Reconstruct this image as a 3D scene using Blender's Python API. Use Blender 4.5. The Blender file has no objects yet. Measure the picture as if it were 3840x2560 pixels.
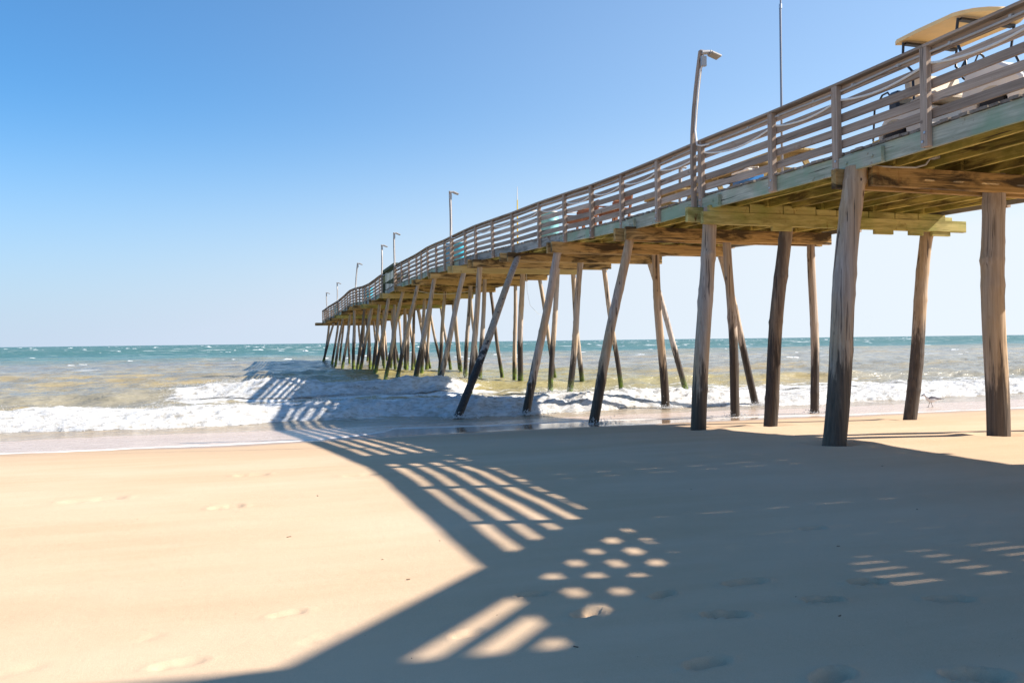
import bpy, math, random
import numpy as np
from mathutils import Vector, Matrix

random.seed(7)
rng = np.random.default_rng(11)
SC = bpy.context.scene
COL = SC.collection
EYE = 1.6

# ------------------------------------------------------------------ helpers
def vnoise(x, y, seed=0):
    """smooth 2-D gradient noise, about -1..1, for numpy arrays"""
    x = np.asarray(x, dtype=np.float64); y = np.asarray(y, dtype=np.float64)
    xi = np.floor(x).astype(np.int64); yi = np.floor(y).astype(np.int64)
    xf = x - xi; yf = y - yi
    def g(ix, iy, dx, dy):
        h = (ix * 374761393 + iy * 668265263 + seed * 1442695041) & 0xFFFFFFFF
        h = ((h ^ (h >> 13)) * 1274126177) & 0xFFFFFFFF
        h = (h ^ (h >> 16)) & 0xFFFF
        a = h * (2 * math.pi / 65536.0)
        return np.cos(a) * dx + np.sin(a) * dy
    u = xf * xf * xf * (xf * (xf * 6 - 15) + 10); v = yf * yf * yf * (yf * (yf * 6 - 15) + 10)
    n00 = g(xi, yi, xf, yf); n10 = g(xi + 1, yi, xf - 1, yf)
    n01 = g(xi, yi + 1, xf, yf - 1); n11 = g(xi + 1, yi + 1, xf - 1, yf - 1)
    return 1.5 * ((n00 * (1 - u) + n10 * u) * (1 - v) + (n01 * (1 - u) + n11 * u) * v)

def fbm(x, y, seed=0, octv=4, gain=0.5, lac=2.03):
    s = 0; a = 1; t = 0
    for i in range(octv):
        s = s + a * vnoise(x, y, seed + i * 17); t += a
        a *= gain; x = x * lac + 3.1; y = y * lac - 1.7
    return s / t

def billow(x, y, seed=0, octv=4):
    s = 0; a = 1; t = 0
    for i in range(octv):
        s = s + a * (1 - np.abs(vnoise(x, y, seed + i * 13))); t += a
        a *= 0.55; x = x * 2.07 + 1.3; y = y * 2.07 + 5.2
    return s / t

def smooth(a, b, x):
    t = np.clip((np.asarray(x, dtype=np.float64) - a) / (b - a), 0, 1)
    return t * t * (3 - 2 * t)

class MB:
    """collects simple solids and links them as ONE mesh object"""
    def __init__(self):
        self.v = []; self.f = []; self.m = []; self.cur = 0
    def quad_solid(self, p):
        """8 points: bottom ring 0-3 (ccw from above), top ring 4-7"""
        b = len(self.v); self.v += [tuple(q) for q in p]
        for f in ((3, 2, 1, 0), (4, 5, 6, 7), (0, 1, 5, 4), (1, 2, 6, 5), (2, 3, 7, 6), (3, 0, 4, 7)):
            self.f.append(tuple(b + i for i in f)); self.m.append(self.cur)
    def box(self, x0, x1, y0, y1, z0, z1):
        self.quad_solid([(x0, y0, z0), (x1, y0, z0), (x1, y1, z0), (x0, y1, z0),
                         (x0, y0, z1), (x1, y0, z1), (x1, y1, z1), (x0, y1, z1)])
    def obox(self, mat, sx, sy, sz):
        p = [(-sx, -sy, -sz), (sx, -sy, -sz), (sx, sy, -sz), (-sx, sy, -sz), (-sx, -sy, sz), (sx, -sy, sz), (sx, sy, sz), (-sx, sy, sz)]
        self.quad_solid([mat @ Vector(q) for q in p])
    def beam(self, p, q, w, h, up=(0, 0, 1)):
        """rectangular bar from p to q, w sideways, h along up"""
        p = Vector(p); q = Vector(q); d = (q - p).normalized(); u = Vector(up)
        s = d.cross(u).normalized(); u = s.cross(d).normalized()
        s = s * (w / 2); u = u * (h / 2)
        self.quad_solid([p - s - u, p + s - u, q + s - u, q - s - u, p - s + u, p + s + u, q + s + u, q - s + u])
    def tube(self, pts, rads, n=10, cap=True):
        pts = [Vector(p) for p in pts]
        if not hasattr(rads, '__len__'): rads = [rads] * len(pts)
        b = len(self.v); ref = None
        for i, p in enumerate(pts):
            d = (pts[min(i + 1, len(pts) - 1)] - pts[max(i - 1, 0)]).normalized()
            if ref is None:
                ref = Vector((1, 0, 0)) if abs(d.x) < 0.8 else Vector((0, 1, 0))
            s = (ref - d * ref.dot(d)).normalized(); ref = s; t = d.cross(s)
            r = rads[i]
            rx, ry = r if hasattr(r, '__len__') else (r, r)
            for k in range(n):
                a = 2 * math.pi * k / n
                self.v.append(tuple(p + s * (rx * math.cos(a)) + t * (ry * math.sin(a))))
        for i in range(len(pts) - 1):
            for k in range(n):
                k2 = (k + 1) % n
                self.f.append((b + i * n + k, b + i * n + k2, b + (i + 1) * n + k2, b + (i + 1) * n + k)); self.m.append(self.cur)
        if cap:
            self.f.append(tuple(b + k for k in reversed(range(n)))); self.m.append(self.cur)
            e = b + (len(pts) - 1) * n
            self.f.append(tuple(e + k for k in range(n))); self.m.append(self.cur)
    def prism(self, poly, axis, a0, a1):
        """polygon (list of 2-tuples) extruded along axis 'x' or 'y' or 'z'"""
        b = len(self.v); n = len(poly)
        def P(q, a):
            return (a, q[0], q[1]) if axis == 'x' else (q[0], a, q[1]) if axis == 'y' else (q[0], q[1], a)
        self.v += [P(q, a0) for q in poly] + [P(q, a1) for q in poly]
        self.f.append(tuple(b + i for i in range(n))); self.m.append(self.cur)
        self.f.append(tuple(b + n + i for i in reversed(range(n)))); self.m.append(self.cur)
        for i in range(n):
            j = (i + 1) % n
            self.f.append((b + i, b + n + i, b + n + j, b + j)); self.m.append(self.cur)
    def sweep(self, ys, zf, x0, x1, za, zb):
        """bar running along Y through the given stations, following height zf(y)"""
        b = len(self.v)
        for y in ys:
            z = zf(y)
            self.v += [(x0, y, z + za), (x1, y, z + za), (x1, y, z + zb), (x0, y, z + zb)]
        for i in range(len(ys) - 1):
            for k in range(4):
                k2 = (k + 1) % 4
                self.f.append((b + i * 4 + k2, b + i * 4 + k, b + i * 4 + 4 + k, b + i * 4 + 4 + k2)); self.m.append(self.cur)
        self.f.append((b, b + 1, b + 2, b + 3)); self.m.append(self.cur)
        e = b + (len(ys) - 1) * 4
        self.f.append((e + 3, e + 2, e + 1, e)); self.m.append(self.cur)
    def build(self, name, mats, parent=None, smoothed=False, bevel=0.0):
        me = bpy.data.meshes.new(name)
        me.from_pydata(self.v, [], self.f)
        if not isinstance(mats, (list, tuple)): mats = [mats]
        for m in mats: me.materials.append(m)
        if any(self.m): me.polygons.foreach_set('material_index', self.m)
        import bmesh
        bm = bmesh.new(); bm.from_mesh(me); bmesh.ops.recalc_face_normals(bm, faces=bm.faces); bm.to_mesh(me); bm.free()
        if smoothed:
            me.polygons.foreach_set('use_smooth', [True] * len(me.polygons))
        me.update()
        o = bpy.data.objects.new(name, me); COL.objects.link(o)
        if parent is not None:
            o.parent = parent
            o.matrix_parent_inverse = Matrix.Translation(-Vector(parent.location)) if parent.parent is None else parent.matrix_parent_inverse
        if bevel:
            md = o.modifiers.new('bevel', 'BEVEL'); md.width = bevel; md.segments = 1; md.limit_method = 'ANGLE'
        if smoothed and hasattr(me, 'set_sharp_from_angle'):
            me.set_sharp_from_angle(angle=math.radians(50))
        return o

def grid_mesh(name, X, Y, Z, mat, attrs=None, parent=None):
    ny, nx = X.shape
    co = np.stack([X, Y, Z], -1).reshape(-1, 3).astype(np.float32)
    idx = np.arange(ny * nx).reshape(ny, nx)
    q = np.stack([idx[:-1, :-1], idx[:-1, 1:], idx[1:, 1:], idx[1:, :-1]], -1).reshape(-1, 4)
    me = bpy.data.meshes.new(name)
    me.vertices.add(len(co)); me.vertices.foreach_set('co', co.ravel())
    me.loops.add(q.size); me.loops.foreach_set('vertex_index', q.ravel().astype(np.int32))
    me.polygons.add(len(q)); me.polygons.foreach_set('loop_start', np.arange(0, q.size, 4, dtype=np.int32))
    me.polygons.foreach_set('use_smooth', np.ones(len(q), dtype=bool))
    me.update(calc_edges=True); me.validate()
    for k, a in (attrs or {}).items():
        at = me.attributes.new(k, 'FLOAT', 'POINT'); at.data.foreach_set('value', a.ravel().astype(np.float32))
    me.materials.append(mat)
    o = bpy.data.objects.new(name, me); COL.objects.link(o)
    if parent: o.parent = parent
    return o

def tag(o, label=None, cat=None, group=None, kind=None):
    if label: o['label'] = label
    if cat: o['category'] = cat
    if group: o['group'] = group
    if kind: o['kind'] = kind
    return o

def empty(name, loc, label, cat, group=None):
    o = bpy.data.objects.new(name, None); COL.objects.link(o); o.location = loc
    return tag(o, label, cat, group)

# ------------------------------------------------------------------ node helpers
class NT:
    def __init__(self, name):
        self.mat = bpy.data.materials.new(name); self.mat.use_nodes = True
        self.t = self.mat.node_tree; self.t.nodes.clear()
        self.out = self.n('ShaderNodeOutputMaterial')
        self.p = self.n('ShaderNodeBsdfPrincipled'); self.l(self.p.outputs[0], self.out.inputs[0])
        self.geo = self.n('ShaderNodeNewGeometry'); self.tc = self.n('ShaderNodeTexCoord')
    def n(self, t, **kw):
        x = self.t.nodes.new(t)
        for k, v in kw.items(): setattr(x, k, v)
        return x
    def l(self, a, b): self.t.links.new(a, b)
    def mapped(self, scale, rot=(0, 0, 0), src=None, loc=(0, 0, 0)):
        m = self.n('ShaderNodeMapping'); m.inputs['Scale'].default_value = scale; m.inputs['Rotation'].default_value = rot
        m.inputs['Location'].default_value = loc
        self.l(src or self.geo.outputs['Position'], m.inputs[0]); return m.outputs[0]
    def noise(self, vec, scale=1.0, detail=4, rough=0.5, dist=0.0):
        x = self.n('ShaderNodeTexNoise'); x.inputs['Scale'].default_value = scale; x.inputs['Detail'].default_value = detail
        x.inputs['Roughness'].default_value = rough; x.inputs['Distortion'].default_value = dist
        self.l(vec, x.inputs['Vector']); return x.outputs[0]
    def voro(self, vec, scale=1.0, feature='F1'):
        x = self.n('ShaderNodeTexVoronoi', feature=feature); x.inputs['Scale'].default_value = scale
        self.l(vec, x.inputs['Vector']); return x.outputs['Distance']
    def ramp(self, fac, stops):
        r = self.n('ShaderNodeValToRGB'); e = r.color_ramp.elements
        while len(e) < len(stops): e.new(0.5)
        for i, (p, c) in enumerate(stops):
            e[i].position = p; e[i].color = (c, c, c, 1) if not hasattr(c, '__len__') else (*c, 1)
        self.l(fac, r.inputs[0]); return r.outputs[0]
    def math(self, op, a, b=None, clamp=False):
        m = self.n('ShaderNodeMath', operation=op); m.use_clamp = clamp
        for i, v in enumerate((a, b)):
            if v is None: continue
            if isinstance(v, (int, float)): m.inputs[i].default_value = v
            else: self.l(v, m.inputs[i])
        return m.outputs[0]
    def mix(self, fac, a, b, mode='MIX'):
        m = self.n('ShaderNodeMix', data_type='RGBA', blend_type=mode)
        for i, v in ((0, fac), (6, a), (7, b)):
            if isinstance(v, (int, float)): m.inputs[i].default_value = v
            elif isinstance(v, tuple): m.inputs[i].default_value = (*v, 1)
            else: self.l(v, m.inputs[i])
        return m.outputs[2]
    def maprange(self, v, a, b, c=0.0, d=1.0, smoothstep=False):
        m = self.n('ShaderNodeMapRange'); m.interpolation_type = 'SMOOTHSTEP' if smoothstep else 'LINEAR'
        for i, q in enumerate((a, b, c, d)): m.inputs[i + 1].default_value = q
        self.l(v, m.inputs[0]); return m.outputs[0]
    def sep(self, v):
        s = self.n('ShaderNodeSeparateXYZ'); self.l(v, s.inputs[0]); return s.outputs
    def bump(self, h, strength=0.3, dist=0.01, prev=None):
        b = self.n('ShaderNodeBump'); b.inputs['Strength'].default_value = strength; b.inputs['Distance'].default_value = dist
        self.l(h, b.inputs['Height'])
        if prev is not None: self.l(prev, b.inputs['Normal'])
        return b.outputs[0]
    def rnd(self):
        return self.n('ShaderNodeObjectInfo').outputs['Random']
    def attr(self, name):
        a = self.n('ShaderNodeAttribute'); a.attribute_name = name; return a.outputs['Fac']
    def set(self, **kw):
        for k, v in kw.items():
            i = self.p.inputs[k.replace('_', ' ')]
            if isinstance(v, (int, float)): i.default_value = v
            elif isinstance(v, tuple): i.default_value = (*v, 1) if i.type == 'RGBA' else v
            else: self.l(v, i)
        return self.mat

def plain(name, col, rough=0.5, metal=0.0, var=0.08):
    t = NT(name)
    n = t.noise(t.mapped((6, 6, 6)), 1.0, 4)
    lo = tuple(c * (1 - var * 2) for c in col); hi = tuple(min(1, c * (1 + var)) for c in col)
    t.set(Base_Color=t.mix(n, lo, hi), Roughness=rough, Metallic=metal)
    return t.mat

def wood(name, axis, c0, c1, dark=(.06, .05, .04), tint=0.25, rough=0.85, rust=0.0, stain=0.0, stain_col=(.03, .022, .014), algae=None, grain=1.0):
    """weathered timber; axis = the direction the grain runs"""
    t = NT(name)
    along, across = 1.1, 34.0 * grain
    sc = {'x': (along, across, across), 'y': (across, along, across), 'z': (across, across, along)}[axis]
    rn = t.rnd()
    off = t.n('ShaderNodeCombineXYZ'); k = t.math('MULTIPLY', rn, 37.0)
    for i in range(3): t.l(k, off.inputs[i])
    add = t.n('ShaderNodeVectorMath', operation='ADD'); t.l(t.geo.outputs['Position'], add.inputs[0]); t.l(off.outputs[0], add.inputs[1])
    pos = add.outputs[0]
    g = t.noise(t.mapped(sc, src=pos), 1.0, 5, 0.6, 0.4)
    base = t.mix(t.ramp(g, [(0.3, 0.0), (0.7, 1.0)]), c0, c1)
    blot = t.noise(t.mapped(tuple(min(s, 3.0) * 0.6 for s in sc), src=pos), 1.0, 3)
    base = t.mix(t.ramp(blot, [(0.35, 0.0), (0.75, 0.5)]), base, tuple(c * 0.72 for c in c0))
    ck = t.noise(t.mapped(tuple(s * 0.55 for s in sc), src=pos, loc=(9, 4, 2)), 1.0, 3, 0.55)
    base = t.mix(t.ramp(ck, [(0.30, 1.0), (0.36, 0.0)]), base, dark)
    kn = t.voro(t.mapped((2.3, 2.3, 2.3), src=pos), 1.0)
    base = t.mix(t.ramp(kn, [(0.05, 0.75), (0.085, 0.0)]), base, tuple(c * 0.45 for c in c0))
    if tint:
        hs = t.n('ShaderNodeHueSaturation'); t.l(base, hs.inputs['Color'])
        t.l(t.maprange(rn, 0, 1, 1 - tint, 1 + tint), hs.inputs['Value'])
        base = hs.outputs[0]
    if stain:
        s = t.noise(t.mapped({'x': (.9, 3.2, 4.5), 'y': (3.2, .9, 4.5), 'z': (3, 3, .9)}[axis], src=pos), 1.0, 6, 0.62, 0.6)
        base = t.mix(t.math('MULTIPLY', t.ramp(s, [(0.46, 0.0), (0.60, 1.0)]), stain), base, stain_col)
    if algae:
        s = t.noise(t.mapped((1.3, 1.3, 1.3), src=pos), 1.0, 5, 0.6)
        base = t.mix(t.ramp(s, [(0.45, 0.0), (0.68, 0.8)]), base, algae)
    if rust:
        s = t.noise(t.mapped((4.5, 2.2, 2.4), src=pos), 1.0, 4, 0.7)
        base = t.mix(t.math('MULTIPLY', t.ramp(s, [(0.62, 0.0), (0.70, 1.0)]), rust), base, (.16, .055, .015))
    b = t.bump(g, 0.35, 0.006); b = t.bump(ck, 0.4, 0.01, b)
    return t.set(Base_Color=base, Roughness=rough, Normal=b, Specular_IOR_Level=0.25)

# ------------------------------------------------------------------ materials
M = {}
RAIL0, RAIL1 = (.30, .225, .17), (.58, .455, .36)
M['rail'] = wood('weathered_rail_wood', 'y', RAIL0, RAIL1, tint=.26, rust=.35)
M['post'] = wood('weathered_post_wood', 'z', (.31, .235, .18), (.56, .44, .35), tint=.14, rust=.5)
M['handrail'] = wood('weathered_handrail_wood', 'y', (.32, .24, .18), (.50, .40, .31), tint=.22)
M['fascia'] = wood('green_treated_timber', 'y', (.30, .31, .24), (.62, .62, .50), tint=.12, rust=.9, algae=(.27, .40, .27), stain=.4, stain_col=(.15, .19, .12))
M['fascia_old'] = wood('grey_old_fascia', 'y', (.27, .26, .23), (.42, .40, .36), tint=.15, rust=.9, stain=.45)
M['joist'] = wood('ochre_joist_timber', 'y', (.38, .30, .065), (.68, .55, .17), tint=.22, algae=(.20, .20, .04), stain=.85, stain_col=(.06, .04, .012))  # timber stain, made heavier to paint deeper shadow into the underside
M['cap_old'] = wood('stained_cap_timber', 'x', (.40, .245, .085), (.63, .42, .18), tint=.15, stain=.9, rust=.4)
M['cap_new'] = wood('yellow_green_cap_timber', 'x', (.44, .37, .12), (.66, .57, .24), tint=.10, stain=.75, stain_col=(.17, .15, .035), algae=(.30, .33, .09), rust=.9)
M['cap_yellow'] = wood('fresh_yellow_cap_timber', 'x', (.45, .33, .13), (.60, .46, .21), tint=.1)
M['plank'] = wood('weathered_deck_planks', 'x', (.23, .19, .15), (.40, .34, .28), tint=.0, stain=.3)
M['green_old'] = wood('dark_green_boards', 'z', (.06, .085, .055), (.15, .17, .11), tint=.2)
M['table'] = wood('honey_table_wood', 'y', (.34, .24, .10), (.52, .38, .18), tint=.15)
M['red_wood'] = wood('reddish_bench_wood', 'y', (.25, .10, .05), (.40, .18, .10), tint=.15)
M['house'] = wood('grey_board_siding', 'y', (.36, .34, .31), (.50, .48, .44), tint=.1)
M['roof'] = plain('grey_roof', (.20, .20, .21), .8)
M['glass'] = plain('dark_glass', (.03, .04, .05), .08)
M['galv'] = plain('galvanised_metal', (.50, .52, .55), .4, .7)
M['conduit'] = plain('grey_plastic_conduit', (.48, .48, .47), .5)
M['white_pipe'] = plain('white_conduit', (.78, .77, .74), .4)
M['rope'] = plain('white_rope', (.85, .82, .76), .8)
M['lamp_metal'] = plain('grey_lamp_housing', (.42, .40, .38), .45, .3)
M['lens'] = plain('floodlight_lens', (.80, .76, .62), .25)
M['rust'] = plain('rusty_bolt', (.17, .075, .03), .8, .2, .3)
M['pole'] = plain('grey_steel_pole', (.26, .27, .30), .4, .5)
M['yellow'] = plain('yellow_paint', (.75, .50, .03), .4)
M['white_paint'] = plain('cream_paint', (.78, .74, .66), .3)
M['canopy'] = plain('cream_canopy_plastic', (.93, .64, .28), .4)
M['black'] = plain('black_tube', (.02, .021, .025), .35)
M['rubber'] = plain('black_rubber', (.018, .017, .017), .8)
M['seat'] = plain('beige_vinyl', (.62, .50, .36), .5)
M['cyan'] = plain('cyan_barrel_plastic', (.03, .42, .58), .4)
M['teal'] = plain('pale_teal_barrel_plastic', (.22, .50, .52), .4)
M['blue'] = plain('blue_plastic', (.02, .20, .55), .4)
M['blue_dark'] = plain('deep_blue_barrel_plastic', (.03, .25, .45), .4)
M['line'] = plain('pale_fishing_line', (.70, .70, .66), .6)

def pile_material(name='driftwood_pile', tar=0.0):
    t = NT(name)
    rn = t.rnd(); off = t.n('ShaderNodeCombineXYZ'); k = t.math('MULTIPLY', rn, 53.0)
    for i in range(3): t.l(k, off.inputs[i])
    add = t.n('ShaderNodeVectorMath', operation='ADD'); t.l(t.geo.outputs['Position'], add.inputs[0]); t.l(off.outputs[0], add.inputs[1])
    pos = add.outputs[0]
    px = t.sep(t.geo.outputs['Position'])
    g = t.noise(t.mapped((26, 26, .8), src=pos), 1.0, 5, .62, .5)
    big = t.noise(t.mapped((1.2, 1.2, .5), src=pos), 1.0, 4, .55)
    grey = t.mix(t.ramp(g, [(.3, 0.), (.72, 1.)]), (.27, .22, .185), (.52, .445, .385))
    tan = t.mix(t.ramp(g, [(.3, 0.), (.72, 1.)]), (.34, .235, .14), (.55, .41, .275))
    c = t.mix(t.ramp(big, [(.38, 0.), (.62, 1.)]), grey, tan)
    # knots and vertical checks in the wood
    ck = t.noise(t.mapped((15, 15, .45), src=pos, loc=(3, 8, 1)), 1.0, 3, .5, .8)
    c = t.mix(t.ramp(ck, [(.34, .9), (.39, 0.)]), c, (.06, .045, .035))
    kn = t.voro(t.mapped((3.2, 3.2, 1.7), src=pos), 1.0)
    c = t.mix(t.ramp(kn, [(.06, .9), (.13, 0.)]), c, (.10, .06, .035))
    if tar:
        tn = t.noise(t.mapped((5, 5, .5), src=pos), 1.0, 5, .65)
        c = t.mix(t.math('MULTIPLY', t.ramp(tn, [(.34, .35), (.55, 1.)]), tar), c, (.075, .055, .045))
    # soaked dark zone up to the tide line, with a ragged edge
    nz = t.noise(t.mapped((9, 9, .7), src=pos), 1.0, 6, .7)
    zz = t.math('ADD', px[2], t.math('MULTIPLY', t.math('SUBTRACT', nz, .5), -3.4))
    zz = t.math('ADD', zz, t.math('MULTIPLY', t.math('SUBTRACT', rn, .5), 1.3))
    wet = t.maprange(zz, .95, 1.40, 1., 0., True)
    wet = t.math('MULTIPLY', wet, t.maprange(px[1], 9, 22, .82, 1.))
    soaked = t.mix(t.ramp(g, [(.35, 0.), (.75, 1.)]), (.016, .012, .010), (.085, .058, .038))
    c = t.mix(wet, c, soaked)
    # brown sanded foot on the two bents that stand on the beach
    # algae and barnacles just above the water, only on the piles in the surf
    an = t.noise(t.mapped((9, 9, 6), src=pos), 1.0, 5, .7)
    az = t.math('ADD', px[2], t.math('MULTIPLY', t.math('SUBTRACT', an, .5), 1.3))
    al = t.math('MULTIPLY', t.maprange(az, -.05, .35, 1., 0., True), t.maprange(px[1], 24, 28, 0., 1.))
    c = t.mix(t.math('MULTIPLY', al, t.ramp(an, [(.36, .15), (.55, .9)])), c, t.mix(t.ramp(an, [(.4, 0.), (.6, 1.)]), (.06, .08, .012), (.17, .24, .02)))
    b = t.bump(g, .5, .012); b = t.bump(ck, .6, .02, b); b = t.bump(an, t_al if False else .15, .01, b)
    return t.set(Base_Color=c, Roughness=t.math('SUBTRACT', .9, t.math('MULTIPLY', wet, .35)), Normal=b, Specular_IOR_Level=.3)
M['pile'] = pile_material(); M['pile_dark'] = pile_material('tarred_dark_pile', .85)

# ------------------------------------------------------------------ camera, sun, sky
TH = math.atan(640 / 1980.0); ROLL = math.atan(.01198)
cam = bpy.data.cameras.new('camera'); camo = bpy.data.objects.new('camera', cam); COL.objects.link(camo)
fw = Vector((math.sin(TH), math.cos(TH), -2 / 3233.0)).normalized()
rt = Vector((math.cos(TH), -math.sin(TH), 0)); up = rt.cross(fw).normalized()
r2 = rt * math.cos(ROLL) - up * math.sin(ROLL); u2 = up * math.cos(ROLL) + rt * math.sin(ROLL)
mm = Matrix((r2, u2, -fw)).transposed().to_4x4(); mm.translation = Vector((0, 0, EYE))
camo.matrix_world = mm
cam.sensor_width = 36; cam.lens = 36 * 3233 / 3840.0; cam.clip_start = .05; cam.clip_end = 30000
SC.camera = camo

EL, AZ = math.radians(36.5), math.radians(15)
sv = Vector((math.cos(AZ) * math.cos(EL), -math.sin(AZ) * math.cos(EL), math.sin(EL)))
sun = bpy.data.lights.new('sun', 'SUN'); suno = bpy.data.objects.new('sun', sun); COL.objects.link(suno)
sun.energy = 5.0; sun.angle = math.radians(.53); sun.color = (1.0, .915, .81)
suno.rotation_euler = sv.to_track_quat('Z', 'Y').to_euler(); suno.location = sv * 60
w = bpy.data.worlds.new('World'); SC.world = w; w.use_nodes = True
nt = w.node_tree; bg = nt.nodes['Background']
sky = nt.nodes.new('ShaderNodeTexSky'); sky.sky_type = 'NISHITA'; sky.sun_disc = False
sky.sun_elevation = EL; sky.sun_rotation = math.radians(90) + AZ
sky.air_density = 1.0; sky.dust_density = 0.6; sky.ozone_density = 3.0
tint = nt.nodes.new('ShaderNodeMix'); tint.data_type = 'RGBA'; tint.blend_type = 'MULTIPLY'; tint.inputs[0].default_value = 1
tint.inputs[7].default_value = (.49, 1.04, 1.37, 1)
nt.links.new(sky.outputs[0], tint.inputs[6])
# pale sea haze low over the horizon, whiter towards the sun
def wn(t, **k):
    x = nt.nodes.new(t)
    for a, b in k.items(): setattr(x, a, b)
    return x
gt = wn('ShaderNodeTexCoord'); sx = wn('ShaderNodeSeparateXYZ'); nt.links.new(gt.outputs['Generated'], sx.inputs[0])
hr = wn('ShaderNodeMapRange', interpolation_type='SMOOTHERSTEP'); nt.links.new(sx.outputs[2], hr.inputs[0])
for i, v in enumerate((-.07, .30, .95, 0.0)): hr.inputs[i + 1].default_value = v
dt = wn('ShaderNodeVectorMath', operation='DOT_PRODUCT'); nt.links.new(gt.outputs['Generated'], dt.inputs[0]); dt.inputs[1].default_value = (math.cos(AZ), -math.sin(AZ), 0)
sr = wn('ShaderNodeMapRange', interpolation_type='SMOOTHSTEP'); nt.links.new(dt.outputs['Value'], sr.inputs[0])
for i, v in enumerate((-.75, .75, 0.0, 1.0)): sr.inputs[i + 1].default_value = v
hc = wn('ShaderNodeMix', data_type='RGBA'); nt.links.new(sr.outputs[0], hc.inputs[0])
hc.inputs[6].default_value = (4.1, 4.95, 6.2, 1); hc.inputs[7].default_value = (6.2, 6.8, 7.3, 1)
h2 = wn('ShaderNodeMapRange', interpolation_type='SMOOTHSTEP'); nt.links.new(sx.outputs[2], h2.inputs[0])
for i, v in enumerate((-.05, .95, .58, 0.0)): h2.inputs[i + 1].default_value = v
h3 = wn('ShaderNodeMath', operation='MULTIPLY'); nt.links.new(h2.outputs[0], h3.inputs[0]); nt.links.new(sr.outputs[0], h3.inputs[1])
h4 = wn('ShaderNodeMath', operation='ADD', use_clamp=True); nt.links.new(hr.outputs[0], h4.inputs[0]); nt.links.new(h3.outputs[0], h4.inputs[1])
hx = wn('ShaderNodeMix', data_type='RGBA'); nt.links.new(h4.outputs[0], hx.inputs[0]); nt.links.new(tint.outputs[2], hx.inputs[6]); nt.links.new(hc.outputs[2], hx.inputs[7])
nt.links.new(hx.outputs[2], bg.inputs[0]); bg.inputs[1].default_value = .068
SC.view_settings.view_transform = 'Standard'; SC.view_settings.look = 'None'
SC.view_settings.exposure = 1.04; SC.view_settings.gamma = 1
SC.render.engine = 'CYCLES'
SC.cycles.max_bounces = 8; SC.cycles.diffuse_bounces = 5

# ------------------------------------------------------------------ beach
SZK = np.array([(-200, .25), (-20, .1), (4, 0), (10.4, 0), (11.6, -.035), (12.8, -.10), (14.5, -.17), (16.6, -.26), (21.4, -.5), (26, -.75), (45, -1.5), (90, -2.5)])
def sand_base(Y): return np.interp(Y, SZK[:, 0], SZK[:, 1])
FEET = [(-.45, 5.12, .022, .075, .05, 1), (.43, 4.79, .025, .12, .06, .6), (.29, 5.29, -.008, .11, .05, .3), (-.28, 4.65, -.009, .13, .06, .2), (-1.03, 4.81, .024, .14, .06, .5),
        (1.07, 5.10, .020, .08, .05, .8), (1.21, 4.59, -.014, .10, .06, .3), (1.78, 5.14, -.016, .10, .05, 0), (1.96, 4.68, -.024, .11, .06, .4), (2.53, 4.84, -.022, .10, .05, .5),
        (2.69, 4.37, -.028, .13, .06, -.3), (3.4, 4.42, -.024, .12, .06, -.2), (3.91, 4.64, -.034, .12, .055, -.15), (4.13, 4.18, -.022, .14, .06, -.3), (2.66, 3.4, -.030, .13, .07, .4),
        (3.29, 3.18, -.034, .15, .08, -.3), (3.17, 4.91, -.02, .16, .06, .1), (-.08, 8.92, -.03, .16, .09, .2), (.2, 11.2, -.03, .2, .1, 0), (-1.4, 9.9, -.03, .3, .1, .1), (2.2, 3.75, -.02, .13, .06, .2),
        (-2.0, 6.2, -.012, .12, .06, .3), (1.5, 10.6, -.02, .25, .1, .1), (4.6, 6.1, -.015, .12, .06, .1)]
def sand_z(X, Y):
    z = sand_base(Y + .55 * vnoise(X * .16, Y * .02 + 7, 3))
    near = smooth(60, 8, np.hypot(X, Y))
    z = z + .012 * fbm(X * .22, Y * .30, 5, 3) * smooth(15, 11, Y)
    for (qx, qy) in ((8.57, 10.85), (11.71, 10.85), (14.05, 10.85), (8.68, 15.02), (10.34, 15.02), (13.79, 15.02)):
        q = np.hypot(X - qx, Y - qy); z = z - .045 * np.exp(-(q / .30) ** 2) + .022 * np.exp(-((q - .52) / .16) ** 2)
    z = z + .006 * fbm(X * .9 + Y * .5, Y * 1.5, 9, 3) * near * smooth(15, 12, Y)
    rip = vnoise((X * .35 + Y * .9) * 1.6, (X * .9 - Y * .3) * .35, 21)
    z = z + .0028 * rip * near * smooth(13, 10, Y)
    for (fx, fy, d, a, b, rot) in FEET:
        c, s = math.cos(rot), math.sin(rot)
        u = ((X - fx) * c + (Y - fy) * s) / a; v = (-(X - fx) * s + (Y - fy) * c) / b
        if fy > 8: d = d * .5
        r = np.minimum((u - .35) ** 2 / .42 + v * v, (u + .55) ** 2 / .20 + v * v * 1.5)
        w_ = 1 + .45 * vnoise(X * 27, Y * 27, 31)
        if d > 0:
            z = z + d * .14 * np.exp(-(u * u + v * v) ** 1.5) * w_ - d * .35 * np.exp(-r ** 2) * w_
        else:
            z = z + 1.5 * d * np.exp(-r ** 2.2) * w_ - d * .55 * np.exp(-((np.sqrt(u * u + v * v) - 1.2) / .25) ** 2) * w_
    return z

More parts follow.
